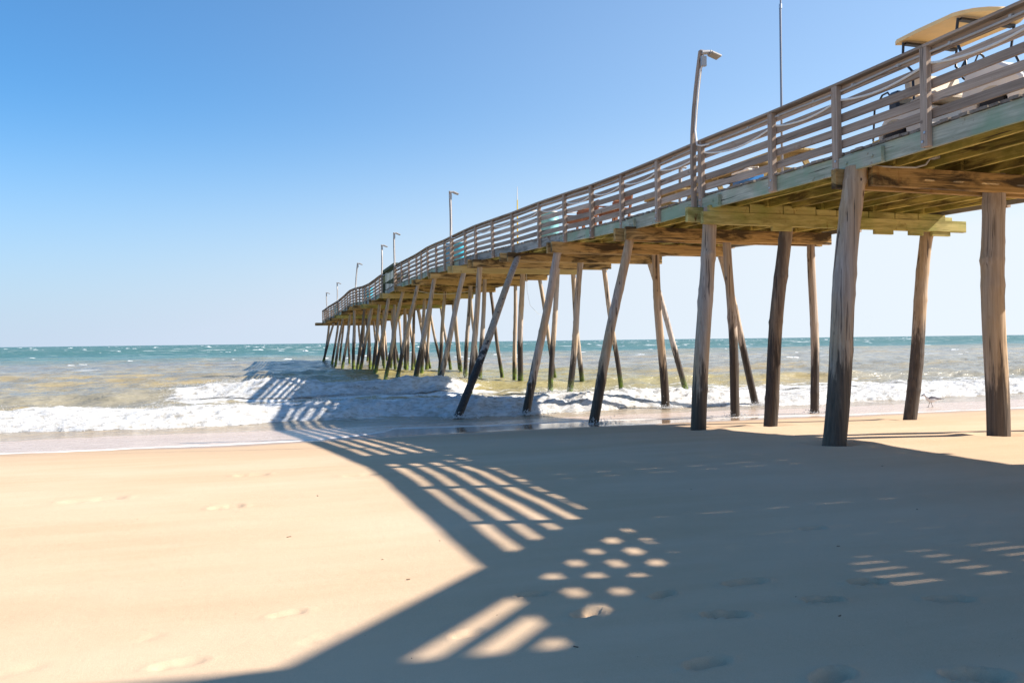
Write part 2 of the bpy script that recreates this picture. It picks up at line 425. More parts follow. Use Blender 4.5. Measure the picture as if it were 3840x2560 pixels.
def sand_material():
    t = NT('beach_sand')
    P = t.geo.outputs['Position']; s = t.sep(P)
    fine = t.noise(t.mapped((1, 1, 1)), 190.0, 3, .7)
    mid = t.noise(t.mapped((1, 1, 1)), 9.0, 7, .72)
    streak = t.noise(t.mapped((.35, 2.2, 1), rot=(0, 0, .18)), 1.3, 4, .55)
    c = t.mix(t.ramp(fine, [(.25, 0.), (.75, 1.)]), (.455, .322, .205), (.63, .46, .31))
    c = t.mix(t.ramp(mid, [(.3, .22), (.7, 0.)]), c, (.45, .34, .23))
    c = t.mix(t.ramp(streak, [(.45, 0.), (.75, .30)]), c, (.65, .495, .34))
    lf = t.noise(t.mapped((.22, .38, .3)), 1.0, 4, .55)
    c = t.mix(t.ramp(lf, [(.42, 0.), (.66, .55)]), c, (.66, .50, .36))
    sp = t.voro(t.mapped((1, 1, 1)), 7.5)
    c = t.mix(t.ramp(sp, [(.018, .8), (.03, 0.)]), c, (.13, .09, .06))
    # wet by the swash: darker and glossy, with a wavering limit
    wn = t.noise(t.mapped((.30, .5, .3)), 1.0, 4, .5)
    wz = t.math('ADD', s[2], t.math('MULTIPLY', t.math('SUBTRACT', wn, .5), .10))
    wet = t.maprange(wz, -.30, -.235, 1., 0., True)
    c = t.mix(wet, c, (.285, .185, .115))
    damp = t.maprange(wz, -.26, -.10, .28, 0., True)
    c = t.mix(damp, c, (.36, .25, .16))
    h = t.math('ADD', t.math('MULTIPLY', fine, .35), mid)
    dry = t.math('SUBTRACT', 1., wet)
    b = t.n('ShaderNodeBump'); b.inputs['Distance'].default_value = .012
    t.l(t.math('MULTIPLY', dry, .42), b.inputs['Strength']); t.l(h, b.inputs['Height'])
    t.set(Base_Color=c, Normal=b.outputs[0], Roughness=t.maprange(wet, 0, 1, .95, .10), Specular_IOR_Level=t.maprange(wet, 0, 1, .05, .55))
    return t.mat
M['sand'] = sand_material()

def axis_pts(segs):
    out = [segs[0][0]]
    for a, b, st in segs:
        n = max(1, int(round((b - a) / st))); out += list(np.linspace(a, b, n + 1)[1:])
    return np.array(out)
xs = axis_pts([(-400, -60, 20), (-60, -14, 2), (-14, -4, .25), (-4, 5.5, .028), (5.5, 12, .10), (12, 24, .3), (24, 80, 3), (80, 400, 20)])
ys = axis_pts([(-300, -10, 15), (-10, 1.5, .8), (1.5, 6.4, .026), (6.4, 9, .06), (9, 14, .09), (14, 30, .25), (30, 95, 4)])
X, Y = np.meshgrid(xs, ys)
beach = tag(grid_mesh('beach', X, Y, sand_z(X, Y), M['sand']), kind='structure')

mb = MB()
for k in range(26):
    a = random.uniform(0, 1); fy = 3.1 + 8 * a * a; fx = random.uniform(-.62, .62) * fy + fy * .32
    r = random.uniform(.002, .006) * (1 + fy * .06); zz = float(sand_z(np.array([fx]), np.array([fy]))[0]); q = random.uniform(0, 3.14)
    mb.obox(Matrix.Translation((fx, fy, zz + r * .25)) @ Matrix.Rotation(q, 4, 'Z') @ Matrix.Rotation(random.uniform(-.5, .5), 4, 'X'), r * random.uniform(1, 2.4), r * .6, r * .35)
tag(mb.build('shell_fragments', plain('shell_and_weed_bits', (.20, .13, .08), .8, 0, .4)), 'tiny dark shell and weed crumbs strewn on the sand', 'shell bits', kind='stuff')

# ------------------------------------------------------------------ sea
SEA = -.50
def crest1(X): return 25.3 + .7 * vnoise(X * .13, 0 * X + 2, 41) + .35 * vnoise(X * .5, 0 * X, 42)
def crest2(X): return 34.6 + .8 * vnoise(X * .10, 0 * X + 5, 43) + .3 * vnoise(X * .45, 0 * X, 44) + .9 * smooth(8, 14, X)
def broken2(X): return smooth(-3.2, -1.0, X) * smooth(11.2, 7.2, X)
def sea_z(X, Y):
    z = SEA + 0 * X
    wx = 1.6 * vnoise(X * .06, Y * .05, 51) + 5 * vnoise(X * .012, Y * .02, 52)
    ph = np.where(Y < 36, 0, 1) * 0
    # swell: crest spacing opens out to seaward
    s = 9.2 * np.log(np.maximum(Y + wx, 20) / 34.6) * 2.55
    sw = np.cos(s * 2 * math.pi / 9.2 * .86)
    sw = (np.exp(1.1 * sw) - 1) / 2.0
    amp = .32 * smooth(37, 44, Y) * smooth(420, 150, Y) * (.6 + .8 * np.clip(.5 + vnoise(X * .045, Y * .03, 53), 0, 1))
    z = z + amp * sw
    d2 = Y - crest2(X)
    h2 = .40 + .14 * broken2(X) + .10 * vnoise(X * .2, 0 * X, 54)
    z = z + h2 * np.where(d2 < 0, np.exp(-(d2 / (.95 - .25 * broken2(X))) ** 2), np.exp(-(d2 / 2.9) ** 2))
    d1 = Y - crest1(X)
    h1 = .26 + .07 * vnoise(X * .25, 0 * X, 55)
    z = z + h1 * np.where(d1 < 0, np.exp(-(d1 / 1.15) ** 2), np.exp(-(d1 / 3.2) ** 2))
    sc = smooth(300, 60, Y)
    z = z + sc * (.23 * fbm(X * .40, Y * .80, 61, 4, .55) + .03 * fbm(X * 1.8, Y * 2.6, 62, 3, .6) * smooth(90, 40, Y)) * smooth(21, 27, Y)
    z = z + .42 * smooth(90, 200, Y) * smooth(900, 350, Y) * fbm(X * .05, Y * .11, 63, 3, .55)
    return z

def water_material():
    t = NT('sea_water'); s = t.sep(t.geo.outputs['Position'])
    big = t.noise(t.mapped((.007, .028, .0)), 1.0, 5, .62)
    yy = t.math('ADD', s[1], t.math('MULTIPLY', t.math('SUBTRACT', big, .5), 150.0))
    band = t.maprange(yy, 25., 175., 0., 1.)
    c = t.ramp(band, [(0.0, (.31, .275, .195)), (.16, (.27, .245, .18)), (.45, (.235, .215, .17)), (.66, (.15, .17, .125)), (.80, (.10, .185, .155)), (1.0, (.07, .16, .15))])
    br = t.noise(t.mapped((.10, .42, 0)), 1.0, 4, .6)
    c = t.mix(t.math('MULTIPLY', t.ramp(br, [(.48, 0.), (.64, .75)]), t.maprange(yy, 110, 150, 1., 0.)), c, (.42, .31, .125))
    pl = t.math('MULTIPLY', t.math('MULTIPLY', t.maprange(s[0], 2, 7, 0., 1., True), t.maprange(s[0], 30, 16, 0., 1., True)), t.math('MULTIPLY', t.maprange(s[1], 30, 36, 0., 1., True), t.maprange(s[1], 85, 50, 0., 1., True)))
    c = t.mix(t.math('MULTIPLY', pl, .6), c, (.32, .27, .075))
    c = t.mix(t.maprange(s[1], 21, 26, .85, 0., True), c, (.40, .31, .225))
    # farthest water a little bluer
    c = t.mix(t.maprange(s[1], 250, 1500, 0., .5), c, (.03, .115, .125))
    far = t.maprange(s[1], 60, 260, 0., 1., True)
    # foam: whitecaps out to sea and lace near the surf
    n1 = t.noise(t.mapped((.10, .34, 0)), 1.0, 5, .62, .2)
    n2 = t.noise(t.mapped((.055, .10, 0), loc=(5, 9, 0)), 1.0, 5, .66, .2)
    capn = t.ramp(n1, [(.615, 0.), (.65, 1.)]); capf = t.ramp(n2, [(.600, 0.), (.63, 1.)])
    caps = t.math('ADD', t.math('MULTIPLY', capn, t.maprange(s[1], 45, 80, 0., .3)), t.math('MULTIPLY', capf, t.maprange(s[1], 150, 300, 0., .9)), True)
    la = t.voro(t.mapped((.8, 1.5, .5)), 1.0, 'DISTANCE_TO_EDGE')
    ln = t.noise(t.mapped((1.1, 2.0, 1)), 1.0, 5, .65)
    lace = t.math('MULTIPLY', t.ramp(t.math('SUBTRACT', t.math('ADD', t.attr('foam'), t.math('MULTIPLY', t.math('SUBTRACT', ln, .5), 1.2)), t.math('MULTIPLY', la, 1.1)), [(.30, 0.), (.52, 1.)]), t.maprange(s[1], 20, 22, 1., 1.))
    foam = t.math('MAXIMUM', caps, lace)
    c = t.mix(foam, c, (.80, .80, .78))
    w1 = t.noise(t.mapped((.55, 1.5, 1)), 1.0, 6, .62, .15)
    w2 = t.noise(t.mapped((.07, .19, 1)), 1.0, 6, .65, .15)
    w3 = t.noise(t.mapped((3.0, 6.5, 1)), 1.0, 4, .6)
    b = t.bump(w1, .5, .36); b = t.bump(w3, .35, .07, b)
    bb = t.n('ShaderNodeBump'); bb.inputs['Distance'].default_value = 2.6; t.l(t.maprange(far, 0, 1, .30, .85), bb.inputs['Strength']); t.l(w2, bb.inputs['Height']); t.l(b, bb.inputs['Normal']); b = bb.outputs[0]
    rough = t.math('MAXIMUM', t.maprange(far, 0, 1, .16, .42), t.math('MULTIPLY', foam, .85))
    spec = t.math('MULTIPLY', t.maprange(far, 0, 1, .50, .20), t.math('SUBTRACT', 1., t.math('MULTIPLY', foam, .8)))
    return t.set(Base_Color=c, Roughness=rough, Specular_IOR_Level=spec, IOR=1.33, Normal=b)
M['water'] = water_material()
u = np.concatenate([np.linspace(-1, -.32, 60)[:-1], np.linspace(-.32, .42, 420), np.linspace(.42, 1, 60)[1:]])
yr = list(np.arange(19.6, 40, .10)); st = .12
while yr[-1] < 9000:
    yr.append(yr[-1] + st); st = min(st * 1.0125, yr[-1] * .03)
yr = np.array(yr)
U, Y = np.meshgrid(u, yr); X = 8 + U * (45 + 1.9 * Y)
Z = sea_z(X, Y)
Z = Z * smooth(19.6, 21.0, Y) + (1 - smooth(19.6, 21.0, Y)) * (SEA - .3)
b2 = broken2(X)
fo = np.clip(1.05 - np.abs(Y - (crest1(X) + 1.2)) / 4.4, 0, 1) + b2 * np.clip(1.0 - np.abs(Y - crest2(X) + .6) / 2.0, 0, 1) + .42 * smooth(36, 33, Y) * smooth(26, 30, Y) * (.45 + .55 * smooth(6, 10, X)) + .25 * smooth(50, 38, Y) * smooth(34, 38, Y)
tag(grid_mesh('sea', X, Y, Z, M['water'], {'foam': np.clip(fo, 0, 1.2)}), kind='structure')

# ---- whitecaps: low broken crests standing on the choppy water out to the horizon
mb = MB(); yw = 52.0
for k in range(1000):
    yw = 75 * (1700 / 75) ** (random.random() ** .8)
    xw = 8 + random.uniform(-.42, .52) * (30 + 1.75 * yw)
    if vnoise(np.array(xw * .02), np.array(yw * .02), 66) < -.05: continue
    g = min(1.4, .34 + yw / 560.0) * random.uniform(.4, 1.2)
    lw, lh, ld = random.uniform(.7, 2.1) * g, random.uniform(.10, .24) * g, random.uniform(.35, .8) * g
    z0 = float(sea_z(np.array([xw]), np.array([yw]))[0]) - .04; n = 9; b0 = len(mb.v); sk = random.uniform(-.5, .5); p0 = random.uniform(0, 9)
    for q in range(n):
        f = -1 + 2 * q / (n - 1); e = max(0.0, 1 - f * f) ** .6 * (1 + .35 * math.sin(f * 5 + p0) + .25 * math.sin(f * 11 + p0 * 2))
        xx, yy = xw + f * lw, yw + sk * f * lw
        mb.v += [(xx, yy - ld * e, z0), (xx, yy - ld * .45 * e, z0 + .8 * lh * e), (xx, yy, z0 + lh * e), (xx, yy + ld * e, z0)]
    for q in range(n - 1):
        for r in range(3):
            mb.f.append((b0 + q * 4 + r, b0 + q * 4 + 4 + r, b0 + q * 4 + 5 + r, b0 + q * 4 + 1 + r)); mb.m.append(0)
wc = mb.build('whitecaps', plain('whitecap_foam', (.78, .79, .79), .8), None, True)
tag(wc, 'small white crests scattered over the choppy sea', 'whitecaps', kind='stuff')

# ---- breaking foam: thick white water heaped on the two breakers
def foam_material():
    t = NT('surf_foam_white')
    th = t.attr('thick')
    n = t.noise(t.mapped((4, 7, 6)), 1.0, 7, .72, .3)
    n2 = t.noise(t.mapped((.9, 3.2, 1.5)), 1.0, 6, .68, .4)
    f = t.noise(t.mapped((20, 30, 26)), 1.0, 5, .72)
    c = t.mix(t.ramp(n, [(.36, 0.), (.56, 1.)]), (.36, .335, .29), (.66, .66, .65))
    b = t.bump(n, .55, .12); b = t.bump(f, .5, .03, b)
    t.set(Base_Color=c, Roughness=.8, Specular_IOR_Level=.15, Normal=b, Subsurface_Weight=.25, Subsurface_Radius=(.25, .27, .30), Subsurface_Scale=.35)
    # holes and ragged edges where the sheet of foam has opened
    k = t.math('ADD', t.math('ADD', t.math('MULTIPLY', t.math('SUBTRACT', n2, .5), 1.5), t.math('MULTIPLY', t.math('SUBTRACT', f, .5), .7)), t.math('MULTIPLY', th, 1.15))
    a = t.ramp(k, [(.16, 0.), (.42, 1.)])
    tr = t.n('ShaderNodeBsdfTransparent'); ms = t.n('ShaderNodeMixShader')
    t.l(a, ms.inputs[0]); t.l(tr.outputs[0], ms.inputs[1]); t.l(t.p.outputs[0], ms.inputs[2]); t.l(ms.outputs[0], t.out.inputs[0])
    return t.mat
M['foam'] = foam_material()
xs = axis_pts([(-40, -15, .3), (-15, 34, .07), (34, 75, .4)]); ys = axis_pts([(21.2, 31.5, .07), (31.5, 37.0, .07)])
X, Y = np.meshgrid(xs, ys)
d1 = Y - crest1(X); d2 = Y - crest2(X)
edge = .45 * fbm(X * .8, Y * .8, 71, 4, .6) + .6 * vnoise(X * .22, 0 * X + 3, 72)
foot = -2.1 + edge
back = 1.0 + 4.0 * np.maximum(smooth(2.6, -3, X), .75 * smooth(6.5, 9, X)) + 1.2 * fbm(X * .4, Y * .7, 73, 3)
m1 = smooth(foot - .1, foot + .3, d1) * smooth(back + .8, back - .5, d1)
m2 = broken2(X + .7 * vnoise(X * .3, Y * .6, 75)) * smooth(-1.95 + edge, -1.5 + edge, d2) * smooth(.5, .0, d2 + .5 * fbm(X * .7, Y, 76, 3))
m = np.maximum(m1, m2)
pl = np.maximum(m1 * np.exp(-((d1 + .95) / .9) ** 2), m2 * np.exp(-((d2 + .45) / .75) ** 2))
pl2 = np.maximum(pl, m1 * (.22 + .35 * np.clip(vnoise(X * .35, Y * .5, 70), 0, 1)))
vary = .45 + 1.2 * np.clip(.4 + vnoise(X * .28, Y * .3, 91), 0, 1)
lump = billow(X * .9, Y * 1.5, 77, 5) - .58
fine = billow(X * 3.0, Y * 5.0, 80, 5) - .58
Zs = sea_z(X, Y)
Zf = Zs + m * (.012 + pl2 * vary * (.13 + .26 * lump + .17 * fine)) - (1 - m) * .10
thick = np.clip(pl2 * vary * .9 + .10 * fine, 0, 1) * m + .42 * np.clip(m1 * smooth(.2, -1.2, d1), 0, 1) - .25 * (1 - m)
tag(grid_mesh('surf_foam', X, Y, Zf, M['foam'], {'thick': thick}), 'white foaming surf of the two breaking waves', 'surf', kind='stuff')

# ---- spray: droplets and froth thrown up along the two breakers
def spray():
    N = 60000
    px_ = rng.uniform(-14, 32, N * 4); which = rng.random(N * 4) < .62
    py_ = np.where(which, crest1(px_) - .95 + rng.normal(0, .75, N * 4), crest2(px_) - .5 + rng.normal(0, .5, N * 4))
    wt = np.where(which, .25 + np.clip(vnoise(px_ * .45, py_ * .4, 95) * 1.5 + .25, 0, 1), broken2(px_) * (.25 + np.clip(vnoise(px_ * .5, py_ * .5, 96) * 1.5 + .35, 0, 1)))
    keep = rng.random(N * 4) < wt * .8
    px_, py_, wt = px_[keep][:N], py_[keep][:N], wt[keep][:N]
    base = sea_z(px_, py_) + .10
    hh = rng.exponential(.060, len(px_)) * (.4 + wt * 1.1)
    r = rng.uniform(.003, .011, len(px_)) * np.exp(-hh * 1.2)
    # a few tall plumes where waves slap the piles
    for (sx_, sy_, n_, sp, ht) in ((11.6, 42.6, 900, .45, .55), (14.6, 23.6, 500, .5, .35), (16.0, 27.6, 900, .8, .45), (4.3, 25.0, 700, .7, .30), (11.0, 27.5, 500, .5, .3)):
        px_ = np.append(px_, rng.normal(sx_, sp, n_)); py_ = np.append(py_, rng.normal(sy_, .25, n_))
        hh = np.append(hh, rng.exponential(ht * .5, n_)); r = np.append(r, rng.uniform(.003, .010, n_)); base = np.append(base, np.full(n_, SEA + .12))
    for (sx_, sy_) in ((7.93, 18.5), (11.73, 18.5), (14.04, 18.5), (7.9, 23.1), (12.3, 23.1), (15.4, 23.1), (5.82, 22.8), (11.0, 27.5), (15.4, 27.5), (8.6, 31.7), (11.8, 31.7), (14.8, 31.7)):
        n_ = 420 if sy_ > 20 else 260
        px_ = np.append(px_, sx_ + .06 + rng.normal(0, .24, n_)); py_ = np.append(py_, sy_ - .10 + rng.normal(0, .16, n_))
        zb_ = -.335 if sy_ < 20 else float(sea_z(np.array([sx_]), np.array([sy_]))[0]) + .03
        hh = np.append(hh, rng.exponential(.035, n_)); r = np.append(r, rng.uniform(.006, .014, n_)); base = np.append(base, np.full(n_, zb_))
    n = len(px_); c = np.stack([px_, py_, base + hh], -1)
    D = np.array([(1, 0, 0), (0, 1, 0), (-1, 0, 0), (0, -1, 0), (0, 0, 1.2), (0, 0, -1.2)], dtype=float)
    v = (c[:, None, :] + D[None] * r[:, None, None]).reshape(-1, 3).astype(np.float32)
    F = np.array([(0, 1, 4), (1, 2, 4), (2, 3, 4), (3, 0, 4), (1, 0, 5), (2, 1, 5), (3, 2, 5), (0, 3, 5)])
    f = (F[None] + 6 * np.arange(n)[:, None, None]).reshape(-1, 3)
    me = bpy.data.meshes.new('sea_spray'); me.vertices.add(len(v)); me.vertices.foreach_set('co', v.ravel())
    me.loops.add(f.size); me.loops.foreach_set('vertex_index', f.ravel().astype(np.int32))
    me.polygons.add(len(f)); me.polygons.foreach_set('loop_start', np.arange(0, f.size, 3, dtype=np.int32)); me.update(calc_edges=True)
    me.materials.append(plain('spray_white', (.68, .68, .68), .6)); o = bpy.data.objects.new('sea_spray', me); COL.objects.link(o)
    tag(o, 'fine white spray thrown up along the breaking waves', 'spray', kind='stuff')
spray()

# ---- swash: a thin sheet of water running up the wet sand, rimmed with foam
SWK = np.array([(-60, 17.2), (-12, 17.1), (-3.9, 17.0), (-2.5, 16.9), (-1.06, 17.0), (.48, 16.95), (1.48, 17.3), (2.5, 18.05), (3.2, 19.1), (3.6, 20.2), (4.3, 20.0), (5.5, 19.5), (8.3, 19.6), (10.7, 18.6), (13.6, 17.5), (19, 16.9), (30, 16.7), (80, 16.9)])
def swash_edge(X): return np.interp(X, SWK[:, 0], SWK[:, 1]) + .26 * vnoise(X * .6, 0 * X + 1, 81) + .10 * vnoise(X * 2.1, 0 * X, 82)
def swash_material():
    t = NT('swash_film'); s = t.sep(t.geo.outputs['Position'])
    e = t.attr('edge')
    la = t.voro(t.mapped((1.6, 2.4, 1)), 1.0, 'DISTANCE_TO_EDGE'); ln = t.noise(t.mapped((2.2, 4.0, 1)), 1.0, 5, .7)
    wid = t.noise(t.mapped((.5, .3, 1)), 1.0, 3)
    rim = t.ramp(t.math('ADD', e, t.math('MULTIPLY', t.math('SUBTRACT', ln, .5), .55)), [(.02, .9), (.26, 0.)])
    lace = t.math('MULTIPLY', t.ramp(t.math('SUBTRACT', ln, t.math('MULTIPLY', la, .6)), [(.44, 0.), (.62, .45)]), t.maprange(e, .0, 3.5, .75, .25))
    f = t.math('MAXIMUM', rim, lace)
    c = t.mix(t.noise(t.mapped((.5, 1.2, 1)), 1.0, 4), (.45, .325, .24), (.56, .43, .335))
    c = t.mix(f, c, (.80, .78, .75))
    w_ = t.noise(t.mapped((1.6, 4.5, 1)), 1.0, 5, .6)
    b = t.bump(w_, .22, .05)
    return t.set(Base_Color=c, Roughness=t.math('ADD', .27, t.math('MULTIPLY', f, .5)), IOR=1.33, Normal=b, Specular_IOR_Level=.55)
M['swash'] = swash_material()
xs = axis_pts([(-60, -14, .8), (-14, 26, .09), (26, 80, .8)]); tt = np.concatenate([np.linspace(0, .5, 14), np.linspace(.5, 8, 70)[1:]])
Xg, T = np.meshgrid(xs, tt); E0 = swash_edge(Xg); Y = E0 + T
lobe = Xg + 0 * T
Z = np.maximum(sand_z(lobe, Y) + .022 * (1 - np.exp(-T / .05)) - .01 + .008 * fbm(Xg * 1.2, Y * 2.5, 83, 3) * smooth(0, .6, T), sand_base(Y) - .005)
swash = tag(grid_mesh('swash_water', lobe, Y, Z, M['swash'], {'edge': T}), kind='structure')

# ------------------------------------------------------------------ pier
CK = np.array([(-12, 5.56), (7.88, 5.56), (9.35, 5.535), (11.1, 5.52), (12.84, 5.53), (15.26, 5.57), (17.09, 5.575), (18.93, 5.602), (20.8, 5.66), (22.7, 5.752), (24.86, 5.843), (27.53, 5.913), (29.87, 6.004), (32.13, 6.09), (33.69, 6.111), (35.65, 6.121), (37.32, 6.124), (38.97, 6.162), (40.84, 6.178), (42.32, 6.13), (43.55, 6.10), (45.58, 6.088), (47.68, 6.082), (49.26, 6.06), (53.76, 5.901), (55.33, 5.88), (57.04, 5.786), (59.78, 5.68), (63.03, 5.696), (66.32, 5.828), (70.3, 5.84), (73.72, 5.603), (78.26, 5.393), (82.45, 5.301), (87.12, 5.21), (90.74, 5.04), (94, 5.0)])
def capz(y): return float(np.interp(y, CK[:, 0], CK[:, 1]))
def deckz(y): return capz(y) - 1.08
BENTS = [-5.5, -1.5, 2.4, 6.6, 10.85, 15.02, 18.51, 23.16, 27.52, 31.72, 34.95, 39.0, 42.88, 47.62, 52.36, 57.26, 61.09, 65, 69, 73.2, 77.5, 81.8, 86, 90.3]
XN, XF = 9.005, 14.60          # outer faces of the deck
pier = empty('fishing_pier', (11.8, 50, 0), 'long weathered wooden fishing pier on log piles running out over the surf', 'pier')

# piles: top x/z from the bent, foot where the picture shows it
PILES = {4: [(9.02, 8.57, .32, .35), (11.69, 11.71, .33, .35), (14.2, 14.05, .32, .34)],
 5: [(9.03, 8.68, .27, .31), (10.79, 10.34, .26, .28), (14.4, 13.79, .25, .29)],
 6: [(8.97, 7.93, .21, .25), (11.56, 11.73, .20, .23), (14.01, 14.04, .19, .22)],
 7: [(8.96, 7.89, .22, .25), (11.99, 12.32, .22, .25), (14.2, 15.41, .20, .23)],
 8: [(9.19, 5.80, .22, .25), (11.45, 10.97, .19, .23), (13.99, 15.44, .19, .21)],
 9: [(9.04, 8.56, .20, .22), (12.21, 11.82, .19, .22), (14.1, 14.84, .18, .20)],
 10: [(9.28, 7.99, .20, .25), (11.81, 11.70, .21, .25), (14.1, 14.56, .20, .21)],
 11: [(8.95, 7.87, .19, .26), (11.33, 10.95, .18, .24), (14.0, 14.80, .18, .20)],
 12: [(8.95, 7.72, .18, .22), (11.67, 11.30, .19, .22), (14.1, 13.93, .18, .24)],
 13: [(9.11, 8.03, .18, .23), (11.45, 11.0, .18, .23), (14.1, 14.8, .17, .24)],
 14: [(9.12, 8.15, .20, .24), (11.28, 11.0, .20, .23), (14.2, 14.6, .17, .2)],
 15: [(9.35, 8.83, .2, .22), (11.67, 11.5, .18, .22), (14.3, 14.8, .17, .22)],
 16: [(9.4, 8.42, .21, .25), (11.75, 11.8, .18, .23), (14.3, 15.0, .17, .25)],
 17: [(9.45, 8.80, .2, .24), (11.5, 11.7, .18, .24), (14.3, 15.3, .18, .25)],
 18: [(9.2, 9.06, .22, .27), (11.5, 11.5, .18, .2), (14.3, 15.2, .2, .26)],
 19: [(9.45, 8.66, .22, .26), (11.7, 11.5, .19, .22), (14.3, 14.9, .2, .24)],
 20: [(9.33, 8.57, .21, .24), (11.3, 11.7, .19, .22), (14.3, 14.5, .2, .24)],
 21: [(9.45, 8.72, .2, .23), (11.8, 11.6, .19, .22), (14.3, 15.0, .2, .24)],
 22: [(9.5, 8.25, .21, .24), (11.5, 11.2, .19, .22), (14.3, 14.6, .2, .24)],
 23: [(9.45, 8.80, .22, .25), (10.9, 10.4, .2, .24), (12.4, 12.7, .2, .24), (14.2, 14.9, .2, .24)]}
for k in range(14, 23): PILES[k].insert(2, (12.9 + .3 * math.sin(k * 5), 12.9 + .8 * math.sin(k * 3.3), .18, .22)); PILES[k].insert(1, (10.3, 10.3 + .5 * math.sin(k * 2.1), .18, .22)) if k in (15, 18, 21) else None
for k in range(4): PILES[k] = [(9.05, 8.9, .3, .32), (11.8, 11.75, .3, .32), (14.2, 14.2, .3, .32)]

def make_pile(xt, xb, dt, db, y, ztop, zfoot, mat='pile', yfoot=None):
    """a log: tapered, a little crooked, with swollen whorls where the branches were"""
    n, rings = 20, 34
    zb = zfoot - 1.2
    L = ztop - zb
    kx = (xb - xt) / (ztop - zfoot)
    bow = random.uniform(-.05, .05); bowy = random.uniform(-.05, .05); ly = random.uniform(-.12, .12)
    wh = [(random.uniform(.15, .97), random.uniform(.03, .10), random.uniform(.008, .02), random.uniform(0, 6.28)) for _ in range(random.randint(5, 8))]
    ph = random.uniform(0, 100)
    if y < 16: bow *= .35; ly *= .4
    mb = MB()
    us = sorted(set([i / (rings - 1) for i in range(rings)] + [max(0, min(1, w_[0] + q)) for w_ in wh for q in (-.012, 0, .012)]))
    for u_ in us:
        z = zb + L * u_; h = ztop - z
        cx = xt + kx * h + bow * math.sin(math.pi * u_) + .018 * math.sin(u_ * 9 + ph)
        cy = y + (0 if yfoot is None else (yfoot - y) / (ztop - zfoot) * h) + ly * (1 - u_) + bowy * math.sin(math.pi * u_) + .018 * math.sin(u_ * 7 + ph * 2)
        r = .5 * (dt * u_ + db * (1 - u_))
        for k in range(n):
            a = 2 * math.pi * k / n
            rr = r * (1 + .025 * math.sin(3 * a + ph) + .02 * math.sin(5 * a + u_ * 4 + ph))
            for (w0, amp, sig, ang) in wh:
                g = math.exp(-((u_ - w0) / sig) ** 2)
                if g > .01: rr += r * amp * g * (.6 + 1.3 * max(0, math.cos(a - ang)) ** 3)
            mb.v.append((cx + rr * math.cos(a), cy + rr * math.sin(a), z))
    R = len(us)
    for i in range(R - 1):
        for k in range(n):
            k2 = (k + 1) % n
            mb.f.append((i * n + k, i * n + k2, (i + 1) * n + k2, (i + 1) * n + k)); mb.m.append(0)
    mb.f.append(tuple((R - 1) * n + k for k in range(n))); mb.m.append(0)
    mb.f.append(tuple(reversed(range(n)))); mb.m.append(0)
    o = mb.build('pile', M[mat], pier, True)
    return o

CAPMAT = {5: 'cap_new', 10: 'cap_yellow', 14: 'cap_yellow', 16: 'cap_new', 20: 'cap_new'}
for i, y in enumerate(BENTS):
    jb = deckz(y) - .04 - .24                      # underside of the joists
    ct, cb = jb, jb - .30
    for (xt, xb, dt, db) in PILES[i]:
        foot = float(sand_base(y)) if y < 20 else SEA
        make_pile(xt, xb, dt, db, y, ct - .01 if i != 4 else ct + .02, foot, 'pile_dark' if (i, round(xt, 1)) in ((5, 10.8), (13, 14.1), (15, 11.7), (17, 9.4), (18, 14.3), (20, 11.3)) else 'pile', 22.9 if (i, round(xt, 1)) == (8, 9.2) else None)
    mat = M[CAPMAT.get(i, 'cap_old')]
    x0, x1 = (8.70, 14.42)
    if i == 5: x0, x1 = 8.72, 15.2
    if i == 4: x0, x1 = 8.86, 14.8
    if i == 23: x0, x1 = 8.15, 15.2
    off = .13 if i > 6 else .17
    for s in (-1, 1):
        dx = random.uniform(-.06, .06)
        if i == 4 and s < 0: dx, x0 = 0, 9.15
        if i == 4 and s > 0: x0 = 8.86
        mb = MB(); mb.box(x0 + dx + (0 if s < 0 else -.10), x1 + dx, y + s * off - .055, y + s * off + .055, cb + random.uniform(-.012, .012), ct)
        if i == 5 and s < 0:                         # packing blocks nailed on the new cap
            mb = MB(); mb.box(x0, x1, y - off - .055, y - off + .055, cb - .07, ct - .13)
            xx = x0 + .15
            while xx < 14.5:
                l = random.uniform(.45, .95); mb.box(xx, min(xx + l, 14.65), y - off - .035, y - off + .05, ct - .13, ct + random.choice((0, 0, .05))); xx += l + .015
            for xx in (10.3, 11.9, 12.8, 13.7, 14.3): mb.box(xx, xx + random.uniform(.25, .5), y - off - .03, y - off + .04, cb - .16, cb - .07)
        cap = mb.build('pile_cap', mat, pier, bevel=.006)
        if 4 <= i <= 11 and s < 0:
            for (xt, xb, dt, db) in PILES[i]:
                for (dz, dxx) in ((.09, -.03), (.21, .03)):
                    bt = MB()
                    bt.tube([(xt + .07 + dxx, y + s * off - .052, cb + dz), (xt + .07 + dxx, y + s * off - .085, cb + dz)], .028, 8)
                    bt.tube([(xt + .07 + dxx, y + s * off - .085, cb + dz), (xt + .07 + dxx, y + s * off - .11, cb + dz)], .012, 6)
                    b_ = bt.build('bolt', M['rust'], pier); b_.parent = cap; b_.matrix_parent_inverse = cap.matrix_parent_inverse

YA, YB = -8.0, 92.6
def stations(a, b, step=.9): return list(np.linspace(a, b, max(2, int(round((b - a) / step)) + 1)))
# joists under the planks, lapped at the bents
for j, x in enumerate(np.linspace(9.55, 14.05, 8)):
    mb = MB()
    for i in range(len(BENTS) - 1):
        s = .036 if (i + j) % 2 else -.036
        a, b = BENTS[i] - .28, BENTS[i + 1] + .28
        mb.sweep(stations(a, b), deckz, x + s - .034, x + s + .034, -.04 - .24, -.042)
        if i in (4, 5, 6): mb.box(x + .07, x + .11, (a + b) / 2, (a + b) / 2 + .09, deckz(y) - .26, deckz(y) - .05) if False else None
    mb.build('joist', M['joist'], pier, bevel=.004)
